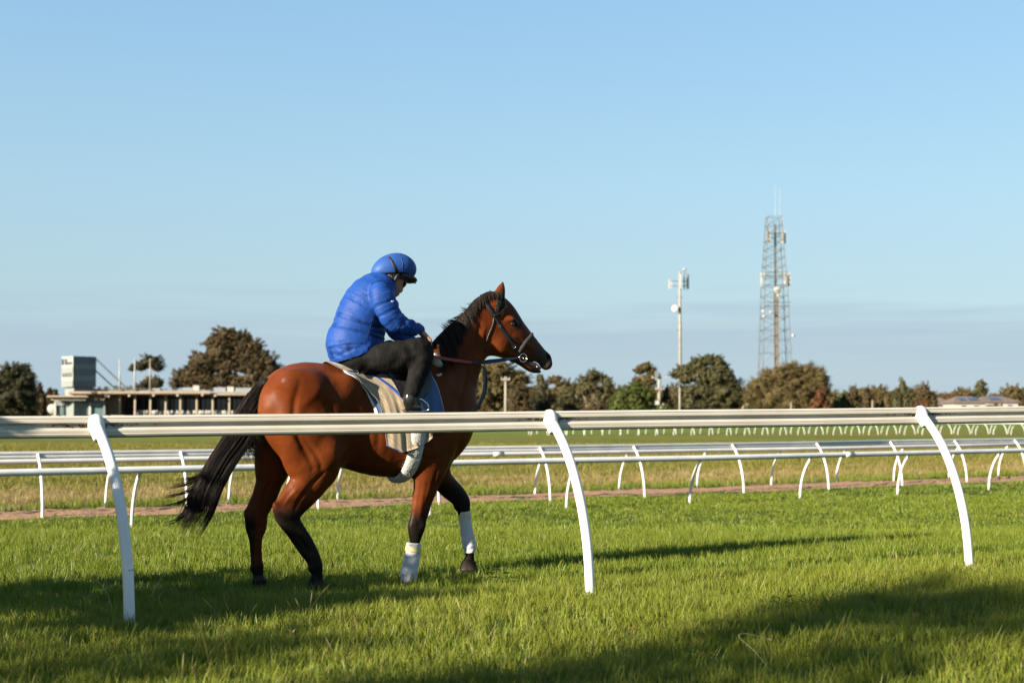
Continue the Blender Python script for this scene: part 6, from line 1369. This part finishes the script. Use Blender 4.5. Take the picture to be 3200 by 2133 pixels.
mhair_keep = mhair; mhair = wool; hair(fz, 'wool', gi_, .0016); mhair = mhair_keep
# --- leg bandages
mband, nt, b = newmat('white_bandage'); n1 = noise(nt, 16, 4); n2 = noise(nt, 55, 5, .7); n3 = noise(nt, 190, 3); at = N(nt, 'ShaderNodeAttribute'); at.attribute_name = 'soil'
c = ramp(nt, n1.outputs['Fac'], [(.3, (.38, .38, .40)), (.7, (.47, .47, .48))]).outputs[0]
spk = ramp(nt, n2.outputs['Fac'], [(.60, 0.), (.66, 1.)]).outputs[0]; c = mixc(nt, math2(nt, 'MULTIPLY', spk, at.outputs['Fac']), c, (.22, .15, .09)); nt.links.new(c, b.inputs['Base Color']); b.inputs['Roughness'].default_value = .9
bp = N(nt, 'ShaderNodeBump'); bp.inputs['Strength'].default_value = .5; bp.inputs['Distance'].default_value = .004; nt.links.new(n3.outputs['Fac'], bp.inputs['Height']); nt.links.new(bp.outputs[0], b.inputs['Normal'])
M['tape'] = pmat('cream_yellow_tape', (.44, .36, .15), (.50, .42, .20), 20, .7)
def bandage(st, tape, lab, seed):
    P = spline(st, 6); ns = len(P); n = 26; vs = []; r = random.Random(seed)
    for i in range(ns):
        a = np.array([P[min(i + 1, ns - 1)][k] - P[max(i - 1, 0)][k] for k in (0, 2)]); a /= np.linalg.norm(a); pn = np.array([-a[1], a[0]])
        for k in range(n):
            q = 2 * pi * k / n; wrap = ((i / ns * 5.5 + q / (2 * pi)) % 1.0); g_ = .0045 * (wrap ** .6) + .0016 * sin(q * 5 + i * .7 + seed) ; ra, rb = P[i][3] + g_, P[i][4] + g_
            vs.append(hw(P[i][0] + pn[0] * cos(q) * ra, P[i][1] + sin(q) * rb, P[i][2] + pn[1] * cos(q) * ra))
    fs = [(i * n + k, i * n + (k + 1) % n, (i + 1) * n + (k + 1) % n, (i + 1) * n + k) for i in range(ns - 1) for k in range(n)] + [tuple(reversed(range(n))), tuple((ns - 1) * n + k for k in range(n))]
    base = tuple(hw(P[-1][0], P[-1][1], P[-1][2])); t = thing('leg_bandage', base, lab, 'bandage', 'white bandages on the forelegs'); o = MB().add(vs, fs).build('wrap', mband, t, True)
    add_attr(o, 'soil', np.full(len(vs), .9 if seed == 2 else .4))
    MB().add(*ring(tape)).build('tape', M['tape'], t, True)
def ring(st):
    vs = []; n = 26; P = spline(st, 4)
    for i, p in enumerate(P):
        a = np.array([P[min(i + 1, len(P) - 1)][k] - P[max(i - 1, 0)][k] for k in (0, 2)]); a /= np.linalg.norm(a); pn = np.array([-a[1], a[0]])
        for k in range(n): q = 2 * pi * k / n; vs.append(hw(p[0] + pn[0] * cos(q) * (p[3] + .008), p[1] + sin(q) * (p[4] + .008), p[2] + pn[1] * cos(q) * (p[3] + .008)))
    m = len(P); return vs, [(i * n + k, i * n + (k + 1) % n, (i + 1) * n + (k + 1) % n, (i + 1) * n + k) for i in range(m - 1) for k in range(n)]
bandage([sec((1274, 1694), (1314, 1697), .040, nf), sec((1271, 1712), (1313, 1716), .041, nf), sec((1268, 1726), (1310, 1730), .039, nf), sec((1264, 1742), (1309, 1745), .040, nf), sec((1257, 1772), (1304, 1776), .044, nf), sec((1254, 1795), (1302, 1798), .046, nf), sec((1257, 1816), (1301, 1817), .042, nf)], [sec((1272, 1706), (1313, 1709), .041, nf), sec((1269, 1721), (1311, 1725), .040, nf)], 'white bandage with yellow tape on the near foreleg, standing in the grass', 1)
bandage([sec((1434, 1598), (1467, 1596), .038, ff), sec((1436, 1622), (1470, 1620), .038, ff), sec((1440, 1650), (1474, 1648), .038, ff), sec((1445, 1690), (1482, 1684), .041, ff), sec((1449, 1712), (1485, 1705), .044, ff), sec((1453, 1730), (1480, 1723), .038, ff)], [sec((1435, 1607), (1468, 1605), .038, ff), sec((1436, 1616), (1469, 1614), .038, ff)], 'mud speckled white bandage on the far foreleg that swings forward', 2)
# --- bridle, bit and reins
br = thing('bridle', tuple(on_horse(1560, 1019)[0]), 'black leather bridle with padded noseband, ring bit and blue and red reins', 'bridle')
def strap(pix, w, th, name, m=None, lift=.003, both=True, top=None, bottom=None):
    pp = spline([(x, y, 0, 0, 0) for x, y in pix], 5)[:, :2]; q = [on_horse(x, y, lift) for x, y in pp]; P = [k[0] for k in q]; Nn = [k[1] for k in q]
    if both:
        Pm, Nm = [mirror(p) for p in P], [mirror_n(n) for n in Nn]
        if top == 'join': P, Nn = P[::-1] + Pm, Nn[::-1] + Nm; return MB().ribbon(P, Nn, w, th).build(name, m or M['leather'], br, True)
        MB().ribbon(Pm, Nm, w, th).build(name, m or M['leather'], br, True)
    return MB().ribbon(P, Nn, w, th).build(name, m or M['leather'], br, True)
strap([(1512, 937), (1520, 951), (1531, 970), (1541, 988)], .034, .005, 'headpiece', lift=.010, top='join')
strap([(1542, 990), (1554, 1006), (1564, 1024), (1580, 1048), (1600, 1074), (1612, 1090), (1620, 1102)], .020, .005, 'cheek_strap')
strap([(1556, 1008), (1574, 1034), (1596, 1053), (1616, 1066), (1630, 1076)], .013, .004, 'noseband_strap')
strap([(1543, 993), (1541, 1010), (1534, 1030), (1525, 1052), (1518, 1074), (1515, 1086), (1519, 1100)], .013, .004, 'throatlatch')
strap([(1541, 988), (1556, 980), (1570, 968), (1578, 956)], .018, .004, 'browband', lift=.012, top=None)
pp = spline([(x, y, 0, 0, 0) for x, y in ((1659, 1046), (1650, 1058), (1638, 1072), (1628, 1086), (1620, 1099))], 4)[:, :2]; q = [on_horse(x, y, .010) for x, y in pp]
P = [k[0] for k in q]; MB().tube([mirror(p) for p in P[::-1]] + P, .0155, 10).build('noseband', pmat('black_fleece', (.012, .012, .013), (.022, .022, .024), 60, .95, .8, 120), br, True)
strap([(1620, 1100), (1614, 1112), (1610, 1122), (1612, 1132)], .016, .004, 'chin_strap')
metal = pmat('bright_steel', (.62, .62, .62), (.72, .72, .72), 9, .16, metal=1)
rc, rn = on_horse(1631, 1117, .014)
def ringm(c, R, name):
    pts = [c + (HU * cos(2 * pi * k / 20) + Vector((0, 0, 1)) * sin(2 * pi * k / 20)) * R for k in range(21)]; MB().tube(pts, .0042, 6, False).build(name, metal, br, True)
ringm(rc, .032, 'bit_ring'); ringm(mirror(rc), .032, 'bit_ring')
MB().tube([rc, rc.lerp(mirror(rc), .5), mirror(rc)], .007, 8).build('bit', metal, br, True)
for x, y in ((1605, 1082), (1560, 1019)):
    c, n = on_horse(x, y, .008); a = (Vector((0, 0, 1)) * .8 - HU * .55).normalized(); b_ = n.cross(a).normalized(); s_ = .011 if x == 1605 else .008
    MB().tube([c + a * s_ + b_ * s_, c + a * s_ - b_ * s_, c - a * s_ - b_ * s_, c - a * s_ + b_ * s_, c + a * s_ + b_ * s_], .0026, 6, False).build('buckle', metal, br, True)
mnavy = pmat('navy_web_rein', (.006, .010, .048), (.010, .015, .07), 40, .7); mred = pmat('red_rubber_grip', (.19, .020, .010), (.24, .032, .017), 60, .6, .5, 200)
a0 = rc - HU * .036
for k, (mx, my) in enumerate(((1560, 1124), (1566, 1128))):
    p1 = hw(*hp(mx, my, -.085)); p2 = hw(*hp(1508, 1133 + 3 * k, -.115)); MB().ribbon([a0, p1, p2], [-HV] * 3, .014, .004).build('rein', mnavy, br)
p2 = hw(*hp(1508, 1134, -.115)); pr_ = [p2] + [on_horse(x, y, .012)[0] for x, y in ((1488, 1134), (1468, 1132))] + [hw(*hp(1440, 1128, -.165)), hw(*hp(1400, 1122, -.19)), hw(*hp(1350, 1113, -.215)), hw(*hp(1338, 1100, -.215))]
MB().ribbon(pr_[:3], [-HV] * 3, .018, .005).build('rein', mnavy, br); MB().ribbon(pr_[2:], [-HV] * 5, .024, .006).build('rein_grip', mred, br)
MB().ribbon([mirror(a0)] + [mirror(hw(*hp(1560, 1124, -.085))), mirror(p2)] + [mirror(p) for p in pr_[1:5]] + [hw(*hp(1342, 1100, .11))], [HV] * 8, .018, .005).build('rein', mnavy, br)
# --- strap that swings in front of the chest
ms = thing('neck_strap', tuple(hw(*hp(1505, 1138, -.05))), 'loose dark grey strap hanging in a curve from the rein before the chest', 'strap')
pp = spline([(x, y, v, 0, 0) for x, y, v in ((1506, 1138, -.10), (1512, 1155, -.09), (1515, 1185, -.08), (1512, 1222, -.07), (1501, 1252, -.06), (1484, 1279, -.05), (1455, 1312, -.04), (1425, 1345, -.03))], 4)
P = [hw(*hp(x, y, v)) for x, y, v in pp[:, :3]]; wv = np.interp(np.linspace(0, 1, len(P)), [0, .12, .3, .6, 1], [.012, .026, .042, .036, .026])
MB().ribbon(P, [(-HV * .9 + HU * .5)] * len(P), list(wv), .006).build('web', pmat('blue_grey_web', (.035, .055, .075), (.055, .08, .10), 30, .6), ms, True)
MB().ribbon([p + HU * .017 for p in P], [(HU)] * len(P), .010, .005).build('edge', M['leather'], ms, True)
MB().lathe(P[0], (0, 0, 1), [(.006, -.02), (.011, -.012), (.011, .006), (.006, .012)], 10).build('toggle', metal, ms, True)
# ================================================================== small things in the near grass
mleaf = [pmat('russet_dead_leaf', (.10, .028, .012), (.17, .055, .022), 40, .7), pmat('tan_dead_leaf', (.13, .075, .035), (.18, .11, .055), 40, .7)]
def leaf_shape(c, L, W, ang, tilt, curl):
    vs = []; n = 6; R_ = Euler((tilt, curl * .4, ang)).to_matrix()
    for i in range(n + 1):
        t = i / n; w = W * sin(pi * min(.98, max(.03, t))) ** .8; x = L * (t - .5); z = curl * L * (t - .5) ** 2 * 2
        for s_ in (-1, 0, 1): vs.append(Vector(c) + R_ @ Vector((x, s_ * w / 2, z + abs(s_) * W * .22)))
    return vs, [(3 * i + k, 3 * i + 3 + k, 3 * i + 4 + k, 3 * i + 1 + k) for i in range(n) for k in (0, 1)]
r = random.Random(12)
leaf_px = [(338, 1948, 'left of the foot of the first near post'), (388, 1992, 'just below the foot of the first near post'), (905, 1985, 'in front of the hind hooves'), (1392, 1842, 'just right of the bandaged near foreleg'), (1862, 1825, 'beside the foot of the second near post'), (1978, 1972, 'below the second near post, left one of a pair'), (2072, 1968, 'below the second near post, right one of a pair'),
           (2196, 2052, 'at the bottom edge right of centre'), (2862, 1926, 'in shade below the third near post, left of four'), (2920, 1914, 'in shade below the third near post, second of four'), (2975, 1916, 'in shade below the third near post, third of four'), (3032, 1928, 'in shade below the third near post, right of four'), (2842, 1756, 'left of the foot of the third near post')]
for k, (px, py, where) in enumerate(leaf_px):
    p = base_at(px, py + 8); p.z += .03
    mb = MB(); mb.add(*leaf_shape(p, r.uniform(.035, .055), r.uniform(.014, .022), r.uniform(0, 6.3), r.uniform(-.7, .7), r.uniform(-.9, .9)))
    if k % 2 == 0: mb.add(*leaf_shape(p + Vector((r.uniform(-.03, .03), r.uniform(-.02, .02), .004)), r.uniform(.03, .04), r.uniform(.012, .018), r.uniform(0, 6.3), r.uniform(-.8, .8), r.uniform(-.9, .9)))
    top_mesh('fallen_leaf', mb, mleaf[k % 4 == 2], tuple(p), 'small reddish dead leaf ' + where, 'leaf', True, group='fallen leaves in the near grass')
mweed = blade_mat('weed_leaf', (.045, .085, .012), (.075, .12, .018), (.10, .14, .025), (.12, .15, .03), dryness=0)
def weed(px, py, lab, n, L, h, seed):
    p = base_at(px, py); r = random.Random(seed); t = thing('weed', tuple(p), lab, 'weed', 'weeds in the near grass'); st = MB()
    for k in range(n):
        a = k * 2.4 + r.uniform(-.3, .3); hh = h * (.35 + .65 * k / n); q = p + Vector((cos(a) * .03, sin(a) * .03, hh)); st.tube([p, p + Vector((cos(a) * .012, sin(a) * .012, hh * .6)), q], [.003, .0025, .0015], 5)
        mb = MB(); mb.add(*leaf_shape(q + Vector((cos(a), sin(a), 0)) * L * .5, L * r.uniform(.8, 1.2), L * .42, a, r.uniform(-.3, .3), r.uniform(-.5, .3))); mb.build('leaf', mweed, t, True)
    st.build('stem', mweed, t, True)
weed(1568, 1838, 'broad leaved green weed between the forelegs and the second near post', 9, .085, .17, 1)
weed(2450, 1905, 'small leafy weed in the shaded grass left of the third near post', 6, .06, .10, 2)
mst = pmat('dry_stem', (.20, .20, .07), (.30, .27, .12), 20, .7)
for pts, lab in ((((352, 1925, 0), (345, 1880, .01), (330, 1845, .02), (302, 1812, .02)), 'long bent grass stem left of the first near post'), (((455, 1890, 0), (500, 1810, .0), (535, 1770, 0), (552, 1742, 0)), 'tall dark dead stem leaning right of the first near post'), (((2420, 2110, 0), (2360, 2035, 0), (2310, 1990, 0), (2330, 1978, .02), (2420, 2000, .03)), 'long arching grass stem at lower right in the shade')):
    b0 = base_at(pts[0][0], pts[0][1]); P = [at_depth(x, y, b0.y + d) for x, y, d in pts]; P[0].z = b0.z
    pp = spline([(*p, 0, 0) for p in P], 5)[:, :3]; mb = MB(); mb.tube([Vector(p) for p in pp], list(np.linspace(.0028, .0010, len(pp))), 5)
    d_ = (Vector(pp[-1]) - Vector(pp[-2])).normalized()
    mb.tube([Vector(pp[-1]) - d_ * .03, Vector(pp[-1]) - d_ * .015, Vector(pp[-1])], [.002, .0045, .001], 5); top_mesh('grass_stem', mb, mst, tuple(b0), lab, 'stem', True)
